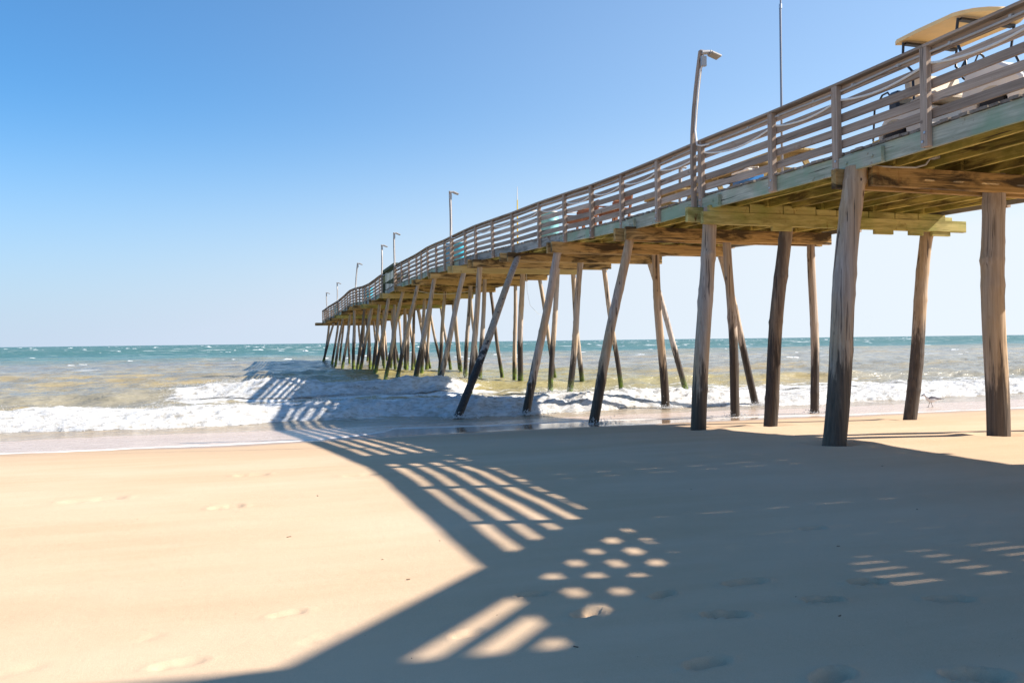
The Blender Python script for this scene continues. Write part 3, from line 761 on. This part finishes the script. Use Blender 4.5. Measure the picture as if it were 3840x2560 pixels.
# fascia boards, both sides, one per bay
FAS = [-8.0] + [b + random.uniform(-.5, .5) for b in BENTS[1:-1]] + [92.6]
for i in range(len(FAS) - 1):
    for side in (0, 1):
        mb = MB(); sink = random.uniform(-.02, .02)
        x0, x1 = (XN, XN + .045) if side == 0 else (XF - .045, XF)
        mb.sweep(stations(FAS[i] + .003, FAS[i + 1] - .003), deckz, x0 + random.uniform(-.008, .004), x1, -.04 - .262 + sink, -.043)
        mat = M['fascia'] if side == 0 and (2 <= i <= 6 or 10 <= i <= 12) else M['fascia_old']
        if i >= 14: mat = M['fascia'] if i % 3 else M['fascia_old']
        mb.build('fascia_board', mat, pier, bevel=.005)
for (a, b) in ((10.2, 11.13), (14.6, 15.75), (18.3, 19.0), (47.0, 48.3)):
    mb = MB(); mb.sweep([a, (a + b) / 2, b], deckz, XN - .075, XN - .002, -.33, -.09)
    for yy in (a + .18, b - .2):
        mb.tube([(XN - .07, yy, deckz(yy) - .2), (XN - .095, yy, deckz(yy) - .2)], .026, 8)
    mb.build('splice_board', M['fascia'], pier, bevel=.006)
# deck planks: every board its own width, gap and ragged end
mb = MB(); y = YA
while y < YB:
    wd = .14; gap = random.choice([.004, .005, .006, .007, .008, .010, .016])
    if random.random() < .008: gap = .019
    if 2.7 < y < 3.6: gap = random.choice([.018, .022, .024])
    if 7.6 < y < 8.2: gap = random.choice([.006, .008, .019])
    z = deckz(y) + random.uniform(-.004, .004)
    z2 = deckz(y + wd) + random.uniform(-.004, .004)
    xa = XN - .02 + random.uniform(-.035, .03); xb = XF + random.uniform(-.03, .03)
    mb.quad_solid([(xa, y, z - .04), (xb, y, z - .04), (xb, y + wd, z2 - .04), (xa, y + wd, z2 - .04), (xa, y, z), (xb, y, z), (xb, y + wd, z2), (xa, y + wd, z2)])
    y += wd + gap
mb.build('deck_planking', M['plank'], pier)

# railings
POSTS = [-6, -4, -2, 0, 1.9, 3.5, 5.47, 7.47, 9.37, 11.18, 12.87, 15.25, 17.13, 18.97, 20.81, 22.74, 24.89, 27.55, 29.87, 32.14, 33.71, 35.9, 37.32, 38.96, 40.8, 42.29, 43.48, 45.52, 47.6, 49.43, 53.61, 55.16, 56.91, 59.49, 61.2, 62.7, 64.4, 65.97, 68, 69.91, 71.6, 73.22, 75.4, 77.66, 79.7, 81.73, 84.1, 86.49, 88.2, 89.88, 92.3]
RAILZ = [(.915, 1.04), (.705, .832), (.495, .622), (.284, .410), (.068, .198)]
def rail_post(y, near=True):
    mb = MB(); z1 = capz(y) - .04; z0 = deckz(y) - .315 + random.uniform(-.02, .02)
    hw = random.uniform(.060, .068); lean = random.uniform(-.012, .012)
    xo, xi = (XN - .09, XN - .002) if near else (XF + .002, XF + .09)
    mb.quad_solid([(xo, y - hw, z0), (xi, y - hw, z0), (xi, y + hw, z0), (xo, y + hw, z0), (xo + lean, y - hw, z1), (xi + lean, y - hw, z1), (xi + lean, y + hw, z1), (xo + lean, y + hw, z1)])
    if near and y < 45:
        for dz, dy in ((.07, .02), (.19, -.02)):
            mb.cur = 1; mb.tube([(xo + .002, y + dy, z0 + dz), (xo - .016, y + dy, z0 + dz)], .021, 8); mb.cur = 0
    return mb
secs = []
i = 0
while i < len(POSTS) - 1:
    y = POSTS[i]
    if abs(y - 49.43) < .01: i += 1; continue            # the gate stands in this gap
    n = 1 if abs(y - 47.6) < .01 else 2 if y < 40 else 3
    if y < 49.4: n = min(n, POSTS.index(49.43) - i)
    n = min(n, len(POSTS) - 1 - i); secs.append((i, i + n)); i += n
for (a, b) in secs:
    ys_ = POSTS[a:b + 1]
    top = bpy.data.objects.new('railing', None); COL.objects.link(top); top.parent = pier; top.matrix_parent_inverse = Matrix.Translation(-Vector(pier.location))
    INV = Matrix.Translation(-Vector(pier.location))
    def sub(mb, name, mat, bevel=.004):
        o = mb.build(name, mat, pier, bevel=bevel); o.parent = top; o.matrix_parent_inverse = Matrix.Identity(4)
        return o
    last = (b == len(POSTS) - 1) or abs(POSTS[b] - 49.43) < .01
    for k in range(a, b + (1 if last else 0)):
        sub(rail_post(POSTS[k]), 'post', [M['post'], M['galv']])
    e0, e1 = ys_[0], ys_[-1]
    for r, (za, zb) in enumerate(RAILZ):
        j0, j1 = random.uniform(-.017, .017), random.uniform(-.017, .017)
        mb = MB()
        mb.sweep([e0 + .002] + list(ys_[1:-1]) + [e1 - .002], lambda q: deckz(q) + j0 + (j1 - j0) * (q - e0) / (e1 - e0), XN + .004, XN + .043, za, zb)
        sub(mb, 'rail', M['rail'])
    mb = MB(); mb.sweep([e0 + .002] + list(ys_[1:-1]) + [e1 - .002], deckz, XN - .105, XN + .085, 1.04, 1.08)
    sub(mb, 'handrail', M['handrail'])
# far side railing, one piece for every few bays
POSTS_F = [v + .4 for v in POSTS]
for a in range(0, len(POSTS_F) - 1, 4):
    ys_ = POSTS_F[a:a + 5]
    if len(ys_) < 2: continue
    mb = MB()
    for yv in ys_[:-1]:
        q = rail_post(yv, False); bb = len(mb.v); mb.v += q.v; mb.f += [tuple(bb + k for k in f) for f in q.f]; mb.m += [0] * len(q.f)
    for (za, zb) in RAILZ: mb.sweep(ys_, deckz, XF - .043, XF - .004, za, zb)
    mb.sweep(ys_, deckz, XF - .085, XF + .105, 1.04, 1.08)
    mb.build('far_railing', M['rail'], pier)
mb = MB(); ye = 92.45                                       # railing across the seaward end
for (za, zb) in RAILZ: mb.box(XN + .05, XF - .05, ye - .02, ye + .02, deckz(ye) + za, deckz(ye) + zb)
mb.box(XN + .09, XF - .09, ye - .08, ye + .1, deckz(ye) + 1.04, deckz(ye) + 1.08)
mb.build('end_railing', M['rail'], pier)
# grey conduit clipped under the handrail
mb = MB(); pts = [(XN - .022, q, deckz(q) + .965 + .012 * math.sin(q * 2.1)) for q in np.arange(0, 49, .45)]
mb.tube(pts, .017, 8)
for q in np.arange(.6, 49, .93): mb.box(XN - .045, XN, q - .02, q + .02, deckz(q) + .95, deckz(q) + .99)
mb.build('conduit', M['conduit'], pier, True)
mb = MB(); zc = deckz(10.9) - .045
mb.tube([(9.1, 10.66, zc - .24), (9.9, 10.58, zc - .235), (10.02, 10.5, zc - .2), (10.05, 10.4, zc - .08)], .016, 8); mb.box(10.0, 10.1, 10.3, 10.42, zc - .14, zc - .02)
mb.build('underdeck_conduit', M['conduit'], pier, True)

# sagging white rope laced along the near railing
mb = MB(); pts = []
ps = [p for p in POSTS if 5 <= p <= 47.7]
for a, b in zip(ps, ps[1:]):
    for k in range(10):
        f = k / 10; q = a + (b - a) * f
        sag = .105 * (b - a) / 1.9 * 4 * f * (1 - f) * (1 + .15 * math.sin(a * 7))
        pts.append((XN - .012 + .004 * math.sin(q * 5), q, deckz(q) + .835 - sag))
mb.tube(pts, .018, 7)
tag(mb.build('rope', M['rope'], None, True), 'long white rope sagging from post to post along the near railing', 'rope')

# fishing gate: dark green slatted section between the two lamp posts
g = empty('gate', (XN, 51.5, deckz(51.5)), 'dark green slatted gate in the railing between two tall lamp posts', 'gate')
mb = MB(); mb.sweep([49.55, 51.5, 53.48], deckz, XN - .12, XN + .25, 1.08, 1.24); mb.build('top_beam', M['green_old'], g)
mb = MB()
for q in np.linspace(49.9, 53.2, 8): mb.box(XN - .02, XN + .02, q - .07, q + .07, deckz(q) - .02, deckz(q) + 1.08)
mb.build('slat_panel', M['green_old'], g)
mb = MB()
for za_, zb_ in ((.05, .18), (.52, .62), (.86, .96)): mb.sweep([49.55, 51.5, 53.48], deckz, XN + .75, XN + .8, za_, zb_)
mb.sweep([49.55, 51.5, 53.48], deckz, XN + .02, XN + .75, .42, .47); mb.build('bench_back', M['green_old'], g)
for q in (49.55, 53.48):
    mb = MB(); mb.box(XN - .1, XN + .02, q - .07, q + .07, deckz(q) - .3, deckz(q) + 1.08); mb.build('gate_post', M['green_old'], g)

# ------------------------------------------------------------------ lamp posts
LG = 'lamp posts along the pier railing'
def lamp_post(y, ztop, label, near=True, bend=.0, lean=.0):
    x = XN - .135 if near else XF + .135
    t = empty('lamp_post', (x, y, deckz(y)), label, 'lamp post', LG)
    z0 = deckz(y) - .27
    mb = MB(); n = 9; b0 = len(mb.v)
    cs = []
    for k in range(n):
        f = k / (n - 1); z = z0 + (ztop - z0) * f
        h = max(0, (f - .35) / .65)
        cs.append((x + bend * h * h + .012 * math.sin(f * 6 + y), y + lean * h * h, z))
    for (cx, cy, z) in cs:
        mb.v += [(cx - .045, cy - .045, z), (cx + .045, cy - .045, z), (cx + .045, cy + .045, z), (cx - .045, cy + .045, z)]
    for k in range(n - 1):
        for q in range(4):
            mb.f.append((k * 4 + q, k * 4 + (q + 1) % 4, k * 4 + 4 + (q + 1) % 4, k * 4 + 4 + q)); mb.m.append(0)
    mb.f.append((3, 2, 1, 0)); mb.m.append(0); mb.f.append(tuple((n - 1) * 4 + q for q in range(4))); mb.m.append(0)
    mb.build('wooden_post', M['post'], t, bevel=.004)
    mb = MB(); zc = deckz(y) + .98
    p = [(c[0] + .0, c[1] - .062, c[2]) for c in cs if c[2] > zc]
    mb.tube([(XN - .02, y - .42, zc - .03), (x + .01, y - .3, zc - .05), (x, y - .14, zc)] + p[:-1] + [(cs[-1][0], cs[-1][1] - .062, ztop - .30)], .019, 7)
    mb.build('conduit', M['white_pipe'], t, True)
    tx, ty = cs[-1][0], cs[-1][1]
    mb = MB(); mb.box(tx - .05, tx + .05, ty - .115, ty - .048, ztop - .34, ztop - .14)
    mb.tube([(tx - .02, ty - .05, ztop - .06), (tx + .14, ty - .05, ztop - .04), (tx + .20, ty - .06, ztop - .06)], .045, 10)
    mb.build('junction_box', M['lamp_metal'], t, True)
    d = 1 if near else -1
    hm = Matrix.Translation((tx + d * .24, ty - .10, ztop - .11)) @ Matrix.Rotation(d * .30, 4, 'Y') @ Matrix.Rotation(-.10, 4, 'X')
    mb = MB(); mb.obox(hm, .11, .10, .018); mb.obox(hm @ Matrix.Translation((-.03, 0, .030)), .07, .06, .015)
    for s in (-1, 1): mb.obox(hm @ Matrix.Translation((-.105, s * .06, .016)), .04, .010, .022)
    hd = mb.build('floodlight', M['lamp_metal'], t, bevel=.006)
    mb = MB(); mb.obox(hm @ Matrix.Translation((.006, 0, -.021)), .09, .08, .005)
    ln = mb.build('lens', M['lens'], t); ln.parent = hd; ln.matrix_parent_inverse = hd.matrix_parent_inverse
    return t
lamp_post(15.40, 7.36, 'nearest tall bowed wooden lamp post with floodlight, clear of the antenna pole', bend=.10, lean=-.17)
lamp_post(35.75, 8.01, 'straight lamp post on the railing in front of a cyan barrel, second from shore', bend=.0, lean=.0)
lamp_post(49.30, 7.92, 'tall lamp post at the shoreward end of the dark green gate', bend=.02)
lamp_post(53.65, 7.72, 'lamp post at the seaward end of the dark green gate, leaning slightly', bend=.05, lean=.25)
lamp_post(65.75, 7.62, 'lamp post leaning outward beyond the gate, before the deck dips', bend=.12, lean=-.3)
lamp_post(77.75, 7.00, 'thin distant lamp post, second from the seaward end of the pier', bend=-.02, lean=.15)
lamp_post(87.20, 6.64, 'farthest lamp post, at the seaward tip of the pier', bend=.0)
lamp_post(26.5, 7.55, 'lamp post on the far railing, seen only through the near rails', near=False)

# ------------------------------------------------------------------ things on the deck
def barrel(x, y, h, mat, label, r=.29, lid=None):
    t = empty('trash_barrel', (x, y, deckz(y)), label, 'barrel', 'barrels standing on the pier deck')
    z = deckz(y); mb = MB()
    pr = [(0, .92), (.03, .98), (.3, 1.03), (.33, 1.07), (.36, 1.03), (.64, 1.03), (.67, 1.07), (.70, 1.03), (.97, .96), (1, 1.0)]
    mb.tube([(x, y, z + .004 + h * a) for a, b in pr], [r * b for a, b in pr], 20)
    mb.build('drum', mat, t, True)
    mb = MB(); mb.tube([(x, y, z + h), (x, y, z + h + .03), (x, y, z + h + .035)], [r * 1.05, r * 1.05, r * .9], 20)
    mb.build('lid', lid or mat, t, True)
barrel(9.62, 25.75, .86, M['teal'], 'pale teal and white barrel on the deck seaward of the reddish benches', lid=M['white_paint'])
barrel(9.62, 37.35, .92, M['cyan'], 'bright cyan barrel beside the second lamp post, the shorter and nearer of its pair')
barrel(9.66, 39.25, 1.05, M['blue_dark'], 'deeper blue tall barrel just seaward of the bright cyan one', r=.26)
barrel(9.62, 64.2, .98, M['cyan'], 'cyan barrel beyond the dark green gate, on the dip in the deck')
barrel(9.70, 66.4, 1.0, M['blue_dark'], 'deeper blue barrel beside the lamp post beyond the gate', r=.27)
barrel(9.62, 85.6, 1.02, M['cyan'], 'small cyan barrel at the far seaward end of the pier')

def picnic_table(x, y, label):
    z = deckz(y + .5); t = empty('picnic_table', (x, y, z), label, 'picnic table', 'wooden picnic tables on the deck')
    L = .92
    mb = MB()
    for k in range(5): mb.box(x - .37 + k * .15, x - .37 + k * .15 + .138, y - L, y + L, z + .70, z + .74)
    mb.build('tabletop', M['table'], t, bevel=.004)
    for s in (-1, 1):
        mb = MB()
        for k in range(2): mb.box(x + s * .68 - .14 + k * .145, x + s * .68 - .14 + k * .145 + .135, y - L, y + L, z + .41, z + .45)
        mb.build('seat', M['table'], t, bevel=.004)
    for yy in (y - L + .25, y + L - .25):
        for s in (-1, 1):
            mb = MB(); mb.beam((x + s * .22, yy, z + .70), (x + s * .62, yy, z + .004), .04, .12, (0, 1, 0) if False else (1, 0, 0)); mb.build('leg', M['table'], t)
        mb = MB(); mb.box(x - .80, x + .80, yy + .025, yy + .063, z + .30, z + .41); mb.box(x - .34, x + .34, yy + .025, yy + .063, z + .60, z + .70); mb.build('crossbar', M['table'], t)
picnic_table(10.35, 14.9, 'wooden picnic table behind the railing seaward of the antenna pole')
picnic_table(10.35, 18.0, 'wooden picnic table behind the railing just beyond the nearest lamp post')

def bench(x, y, label, L=.8):
    z = deckz(y); t = empty('bench', (x, y, z), label, 'bench', 'reddish benches on the deck')
    mb = MB()
    for k in range(3): mb.box(x - .2 + k * .14, x - .2 + k * .14 + .125, y - L, y + L, z + .42, z + .46)
    mb.build('seat', M['red_wood'], t)
    mb = MB()
    for k in range(3): mb.box(x + .235 + k * .02, x + .27 + k * .02, y - L, y + L, z + .55 + k * .13, z + .66 + k * .13)
    mb.build('backrest', M['red_wood'], t)
    for yy in (y - L + .1, y + L - .1):
        mb = MB(); mb.box(x - .19, x - .11, yy - .035, yy + .035, z + .004, z + .42); mb.build('leg', M['red_wood'], t)
        mb = MB(); mb.beam((x + .19, yy, z + .004), (x + .33, yy, z + .93), .07, .05, (1, 0, 0)); mb.build('leg', M['red_wood'], t)
        mb = MB(); mb.beam((x - .2, yy, z + .64), (x + .27, yy, z + .66), .06, .035); mb.build('armrest', M['red_wood'], t)
bench(9.75, 23.6, 'reddish slatted bench nearest the pale teal barrel'); bench(9.75, 21.2, 'reddish slatted bench beside another bench, on its shoreward side', .6)

# blue cooler by the picnic table
t = empty('cooler', (9.45, 14.3, deckz(14.3)), 'small bright blue cooler on the deck beside the picnic table', 'cooler')
z = deckz(14.3); mb = MB(); mb.box(9.25, 9.6, 14.05, 14.6, z + .005, z + .27); mb.build('body', M['blue'], t, bevel=.02)
mb = MB(); mb.box(9.235, 9.615, 14.035, 14.615, z + .27, z + .32); mb.build('lid', M['white_paint'], t, bevel=.015)
mb = MB(); mb.tube([(9.42, 14.04, z + .2), (9.42, 13.98, z + .24), (9.42, 13.98, z + .34), (9.42, 14.32, z + .39), (9.42, 14.66, z + .34), (9.42, 14.66, z + .24), (9.42, 14.61, z + .2)], .012, 6); mb.build('handle', M['white_paint'], t, True)

# antenna and yellow rod
t = empty('antenna_pole', (9.25, 13.0, deckz(13)), 'tall thin grey antenna pole rising out of the top of the picture', 'antenna')
z = deckz(13); mb = MB(); mb.tube([(9.25, 13.0, z), (9.25, 13.0, z + 3.0), (9.26, 13.0, z + 3.0), (9.27, 13.0, z + 7)], [.021, .020, .016, .012], 8); mb.build('pole', M['pole'], t, True)
mb = MB(); mb.box(9.19, 9.31, 12.94, 13.06, z, z + .03); mb.build('base_plate', M['pole'], t)
mb = MB(); mb.tube([(9.255, 13.0, z + 2.95), (9.255, 13.0, z + 3.03)], .027, 8); mb.build('coupling', M['galv'], t, True)
t = empty('fishing_rod_pole', (9.25, 27.86, deckz(27.9)), 'thin upright yellow pole sticking up above the railing', 'pole')
z = deckz(27.86); mb = MB(); mb.tube([(9.25, 27.86, z), (9.25, 27.86, z + .8), (9.26, 27.87, z + 1.55)], [.026, .022, .018], 7); mb.build('shaft', M['yellow'], t, True)
mb = MB(); mb.tube([(9.26, 27.87, z + 1.55), (9.27, 27.88, z + 2.0)], [.016, .008], 7); mb.build('tip', M['white_paint'], t, True)

# golf cart facing the shore
def golf_cart():
    cx, z = 10.46, deckz(10.0)
    t = empty('golf_cart', (cx, 10.0, z), 'cream golf cart with a tan roof parked on the deck behind the railing', 'golf cart')
    hw = .58
    def ell(yc, zc, ry, rz, a0, a1, n=8): return [(yc + ry * math.cos(math.radians(a0 + (a1 - a0) * k / n)), zc + rz * math.sin(math.radians(a0 + (a1 - a0) * k / n))) for k in range(n + 1)]
    # front cowl with wheel arch
    poly = [(9.72, z + .22)] + ell(9.20, z + .25, .27, .27, 0, 180) + [(8.72, z + .28), (8.66, z + .42), (8.70, z + .56), (8.85, z + .72), (9.08, z + .86), (9.32, z + .95), (9.52, z + .97), (9.62, z + .90), (9.70, z + .55)]
    mb = MB(); mb.prism(poly, 'x', cx - hw, cx + hw); mb.build('front_cowl', M['white_paint'], t, bevel=.035)
    # floor and rear body
    mb = MB(); mb.box(cx - hw + .02, cx + hw - .02, 9.70, 10.34, z + .18, z + .25); mb.build('floor_pan', M['black'], t)
    poly = [(10.32, z + .22), (10.34, z + .60), (10.42, z + .64), (11.0, z + .66), (11.22, z + .60), (11.34, z + .44), (11.33, z + .30)] + list(reversed(ell(11.02, z + .25, .27, .27, 180, 0)))
    poly = [(10.32, z + .22), (10.34, z + .60), (10.42, z + .64), (11.0, z + .66), (11.22, z + .60), (11.36, z + .44), (11.36, z + .28)] + ell(11.02, z + .25, .27, .27, 0, 180) + []
    mb = MB(); mb.prism(poly, 'x', cx - hw, cx + hw); mb.build('rear_body', M['white_paint'], t, bevel=.03)
    mb = MB(); mb.box(cx - hw + .04, cx + hw - .04, 10.20, 10.74, z + .66, z + .80); mb.build('seat', M['seat'], t, bevel=.05)
    mb = MB(); m_ = Matrix.Translation((cx, 10.80, z + 1.02)) @ Matrix.Rotation(-.15, 4, 'X'); mb.obox(m_, hw - .05, .05, .20); mb.build('seat_back', M['seat'], t, bevel=.04)
    for s in (-1, 1):
        for yy, nm in ((9.20, 'wheel'), (11.02, 'wheel')):
            mb = MB(); xx = cx + s * (hw - .10)
            mb.tube([(xx - .10, yy, z + .232), (xx - .07, yy, z + .232), (xx + .07, yy, z + .232), (xx + .10, yy, z + .232)], [.19, .23, .23, .19], 22); wh = mb.build('wheel', M['rubber'], t, True)
            mb = MB(); mb.tube([(xx + s * .101, yy, z + .232), (xx + s * .113, yy, z + .232)], .12, 16); hb = mb.build('hubcap', M['galv'], t, True); hb.parent = wh; hb.matrix_parent_inverse = wh.matrix_parent_inverse
        mb = MB(); m_ = Matrix.Translation((cx + s * .36, 8.735, z + .60)) @ Matrix.Rotation(-.5, 4, 'X'); mb.obox(m_, .10, .022, .055); mb.build('headlight', M['lens'], t, bevel=.01)
        x = cx + s * (hw - .06)
        mb = MB(); mb.tube([(x, 9.60, z + .55), (x, 9.66, z + 1.05), (x, 9.83, z + 1.40), (x, 9.78, z + 1.70)], .02, 8); mb.build('front_strut', M['black'], t, True)
        mb = MB(); mb.tube([(x, 10.62, z + .6), (x, 10.66, z + 1.20), (x, 10.86, z + 1.42), (x, 10.84, z + 1.70)], .02, 8); mb.build('rear_strut', M['black'], t, True)
    # roof: shallow dished shell
    rows = [(9.38, .18, 1.715), (9.44, .32, 1.725), (9.56, .46, 1.735), (9.70, .55, 1.74), (9.82, .585, 1.745), (10.5, .585, 1.745), (10.92, .575, 1.735), (10.98, .55, 1.72)]
    mb = MB(); nn = 9
    for th_ in (0, .045):
        for (yy, w_, zz) in rows:
            for k in range(nn):
                f = -1 + 2 * k / (nn - 1)
                mb.v.append((cx + f * w_, yy, z + zz + th_ - (.022 if th_ == 0 else .012) * f ** 4))
    R = len(rows)
    def id_(l, i, k): return l * R * nn + i * nn + k
    for l in (0, 1):
        for i in range(R - 1):
            for k in range(nn - 1):
                mb.f.append((id_(l, i, k), id_(l, i, k + 1), id_(l, i + 1, k + 1), id_(l, i + 1, k))); mb.m.append(0)
    ring = [(0, k) for k in range(nn)] + [(i, nn - 1) for i in range(1, R)] + [(R - 1, k) for k in range(nn - 2, -1, -1)] + [(i, 0) for i in range(R - 2, 0, -1)]
    for a, b in zip(ring, ring[1:] + ring[:1]):
        mb.f.append((id_(0, *a), id_(0, *b), id_(1, *b), id_(1, *a))); mb.m.append(0)
    mb.build('roof', M['canopy'], t, True)
    for yy in (9.78, 10.84):
        mb = MB(); mb.box(cx - hw + .08, cx + hw - .08, yy - .045, yy + .045, z + 1.665, z + 1.70); mb.build('roof_crossbar', M['black'], t)
    # steering wheel and column
    xw = cx - .26
    sm = Matrix.Translation((xw, 9.78, z + 1.02)) @ Matrix.Rotation(-1.0, 4, 'X')
    mb = MB(); mb.tube([sm @ Vector((.19 * math.cos(a), .19 * math.sin(a), 0)) for a in np.linspace(0, 2 * math.pi, 25)], .016, 8, cap=False)
    for a in (.5, 2.6, 4.7): mb.tube([sm @ Vector((0, 0, 0)), sm @ Vector((.19 * math.cos(a), .19 * math.sin(a), 0))], .012, 6)
    mb.build('steering_wheel', M['black'], t, True)
    mb = MB(); mb.tube([(xw, 9.78, z + 1.02), (xw, 9.50, z + .72)], .022, 8); mb.build('steering_column', M['black'], t, True)
    # rear bag rack
    for s in (-1, 1):
        mb = MB(); x = cx + s * .42
        mb.tube([(x, 11.30, z + .35), (x, 11.62, z + .33), (x, 11.64, z + .36), (x, 11.60, z + .86), (x, 11.42, z + 1.05), (x, 11.30, z + 1.06), (x, 11.24, z + .98), (x, 11.24, z + .6)], .017, 7); mb.build('bag_rack', M['black'], t, True)
    mb = MB(); mb.box(cx - .46, cx + .46, 11.34, 11.62, z + .30, z + .33); mb.build('rack_shelf', M['yellow'], t)
    mb = MB(); mb.box(cx - .5, cx - .06, 11.0, 11.22, z + .68, z + 1.02); mb.build('bag', M['black'], t, bevel=.04)
golf_cart()

# ------------------------------------------------------------------ pier house and its stair, on the shoreward end of the deck
hz = 4.48
t = empty('pier_house', (11.8, -3, hz), 'grey boarded pier house on the shoreward end of the deck', 'building')
mb = MB(); mb.box(9.0, 14.5, -7.6, .75, hz, hz + 4.9); wl = mb.build('wall', M['house'], t)
mb = MB(); mb.prism([(8.6, hz + 4.9), (15.0, hz + 4.9), (11.8, hz + 6.9)], 'y', -7.9, .80); mb.build('roof', M['roof'], t)
mb = MB(); mb.box(9.4, 10.1, .751, .80, hz + 1.45, hz + 3.5); mb.build('door', M['green_old'], t)
for yy in (-6, -3.6, -1.2):
    mb = MB(); mb.box(8.96, 8.999, yy, yy + 1.2, hz + 2.2, hz + 3.4); mb.build('window', M['glass'], t)
t = empty('staircase', (9.6, 3, hz), 'wooden stair with sloping slatted rail rising from the deck to the pier house', 'staircase')
def edge_h(y): return 5.657 + .595 * (3.94 - y)
mb = MB(); mb.prism([(.82, hz), (4.3, hz), (.82, hz + 1.9)], 'x', 9.60, 9.63); mb.build('light_blocker', M['rail'], t)  # unseen panel added to stop sunlight leaking under the stair
for nm, d0, d1 in (('handrail', 0, .42), ('rail', .535, .640), ('rail', .77, .87), ('stringer', .97, 1.30)):
    ylo = 2.05
    yA = 3.94 + (5.657 - d0 - hz) / .595; yB = 3.94 + (5.657 - d1 - hz) / .595   # where top and bottom edges reach the deck
    poly = [(ylo, edge_h(ylo) - d0), (yA, hz), (max(yB, ylo), hz), (ylo, max(hz, edge_h(ylo) - d1))]
    for xx in ((9.06, 10.2) if nm == 'stringer' else (9.06,)):
        mb = MB(); mb.prism(poly, 'x', xx, xx + .04); mb.build(nm, M['rail'], t)
mb = MB(); mb.prism([(.82, hz + 2.66), (1.93, hz + 2.62), (1.99, hz + 2.48), (2.05, edge_h(2.05)), (2.05, hz), (.82, hz)], 'x', 9.06, 9.10); mb.build('landing_panel', M['rail'], t)
mb = MB(); mb.box(9.11, 10.2, .82, 2.0, hz + 1.40, hz + 1.45); mb.build('landing', M['plank'], t)
for k in range(7):
    yy = 4.0 - k * .3; zz = hz + .15 + k * .178
    mb = MB(); mb.box(9.105, 10.195, yy - .28, yy, zz - .04, zz); mb.build('tread', M['plank'], t)

# ------------------------------------------------------------------ hanging lines under the deck
def hang(pts, label, r=.006):
    mb = MB(); mb.tube(pts, r, 6); tag(mb.build('hanging_line', M['line'], None, True), label, 'line', 'loose lines hanging under the deck')
hang([(11.9, 34.7, 4.45), (11.92, 34.7, 3.7), (12.05, 34.7, 3.1), (12.4, 34.7, 2.75), (12.7, 34.75, 2.65)], 'loose white line dangling from a cap beside an inner pile')
hang([(13.95, 38.8, 4.5), (14.15, 38.7, 4.1), (14.35, 38.6, 3.7), (14.5, 38.6, 3.4)], 'short slack line dangling from the far end of a cap beam')
hang([(9.6, 47.4, 4.5), (10.4, 47.4, 4.33), (11.3, 47.4, 4.27), (12.3, 47.4, 4.36), (13.0, 47.4, 4.5)], 'pale cable sagging between piles beneath the deck', .014)

# ------------------------------------------------------------------ gull
def gull():
    gx, gy = 18.4, 19.2; zg = float(sand_z(np.array(gx), np.array(gy))) + .012
    t = empty('seagull', (gx, gy, zg), 'white and grey gull walking on the wet sand by the surf', 'gull')
    ax = Vector((-.952, .307, 0)); side = Vector((.307, .952, 0)); o = Vector((gx, gy, zg))
    def P(a, b, h): return o + ax * a + side * b + Vector((0, 0, h))
    spine = [(-.33, .215, .012, .006), (-.24, .222, .035, .018), (-.15, .225, .062, .052), (-.06, .220, .088, .085), (.03, .222, .092, .092), (.10, .250, .070, .074), (.135, .285, .054, .058), (.152, .318, .044, .048), (.172, .342, .046, .048), (.202, .344, .038, .038), (.226, .338, .017, .018), (.250, .330, .012, .013), (.272, .320, .004, .005)]
    mb = MB(); n = 14; b0 = 0
    for (a, h, wv, hv) in spine:
        for k in range(n):
            q = 2 * math.pi * k / n; mb.v.append(tuple(P(a, wv * math.cos(q), h + hv * math.sin(q))))
    for i in range(len(spine) - 1):
        for k in range(n):
            k2 = (k + 1) % n; mb.f.append((i * n + k, i * n + k2, (i + 1) * n + k2, (i + 1) * n + k)); mb.m.append(1 if i >= 10 else 0)
    mb.f.append(tuple(range(n))); mb.m.append(0); mb.f.append(tuple((len(spine) - 1) * n + k for k in range(n))); mb.m.append(1)
    mb.build('body', [plain('white_feathers', (.80, .79, .77), .7), plain('dark_beak', (.10, .06, .03), .5)], t, True)
    wg = plain('grey_feathers', (.22, .22, .24), .7)
    for s in (-1, 1):
        mb = MB(); ws = [(.09, .250, .012, .030), (.03, .262, .016, .052), (-.07, .258, .016, .052), (-.17, .245, .012, .035), (-.27, .236, .008, .018), (-.37, .232, .003, .006)]
        for (a, h, wv, hv) in ws:
            for k in range(10):
                q = 2 * math.pi * k / 10; mb.v.append(tuple(P(a, s * (.078 * max(.35, 1 - abs(a) * 1.9)) + wv * math.cos(q), h + hv * math.sin(q))))
        for i in range(len(ws) - 1):
            for k in range(10):
                k2 = (k + 1) % 10; mb.f.append((i * 10 + k, i * 10 + k2, (i + 1) * 10 + k2, (i + 1) * 10 + k)); mb.m.append(0)
        mb.f.append(tuple(range(10))); mb.m.append(0)
        mb.build('wing', wg, t, True)
        lg = plain('gull_leg', (.12, .07, .05), .6)
        mb = MB(); st_ = .05 * s
        mb.tube([P(.0, s * .03, .16), P(.015 + st_ * .4, s * .03, .085), P(st_, s * .03, .008)], [.009, .006, .006], 6)
        for dy in (-.02, 0, .02): mb.tube([P(st_, s * .03, .006), P(st_ + .05, s * .03 + dy, .004)], [.006, .003], 5)
        mb.build('leg', lg, t, True)
gull()
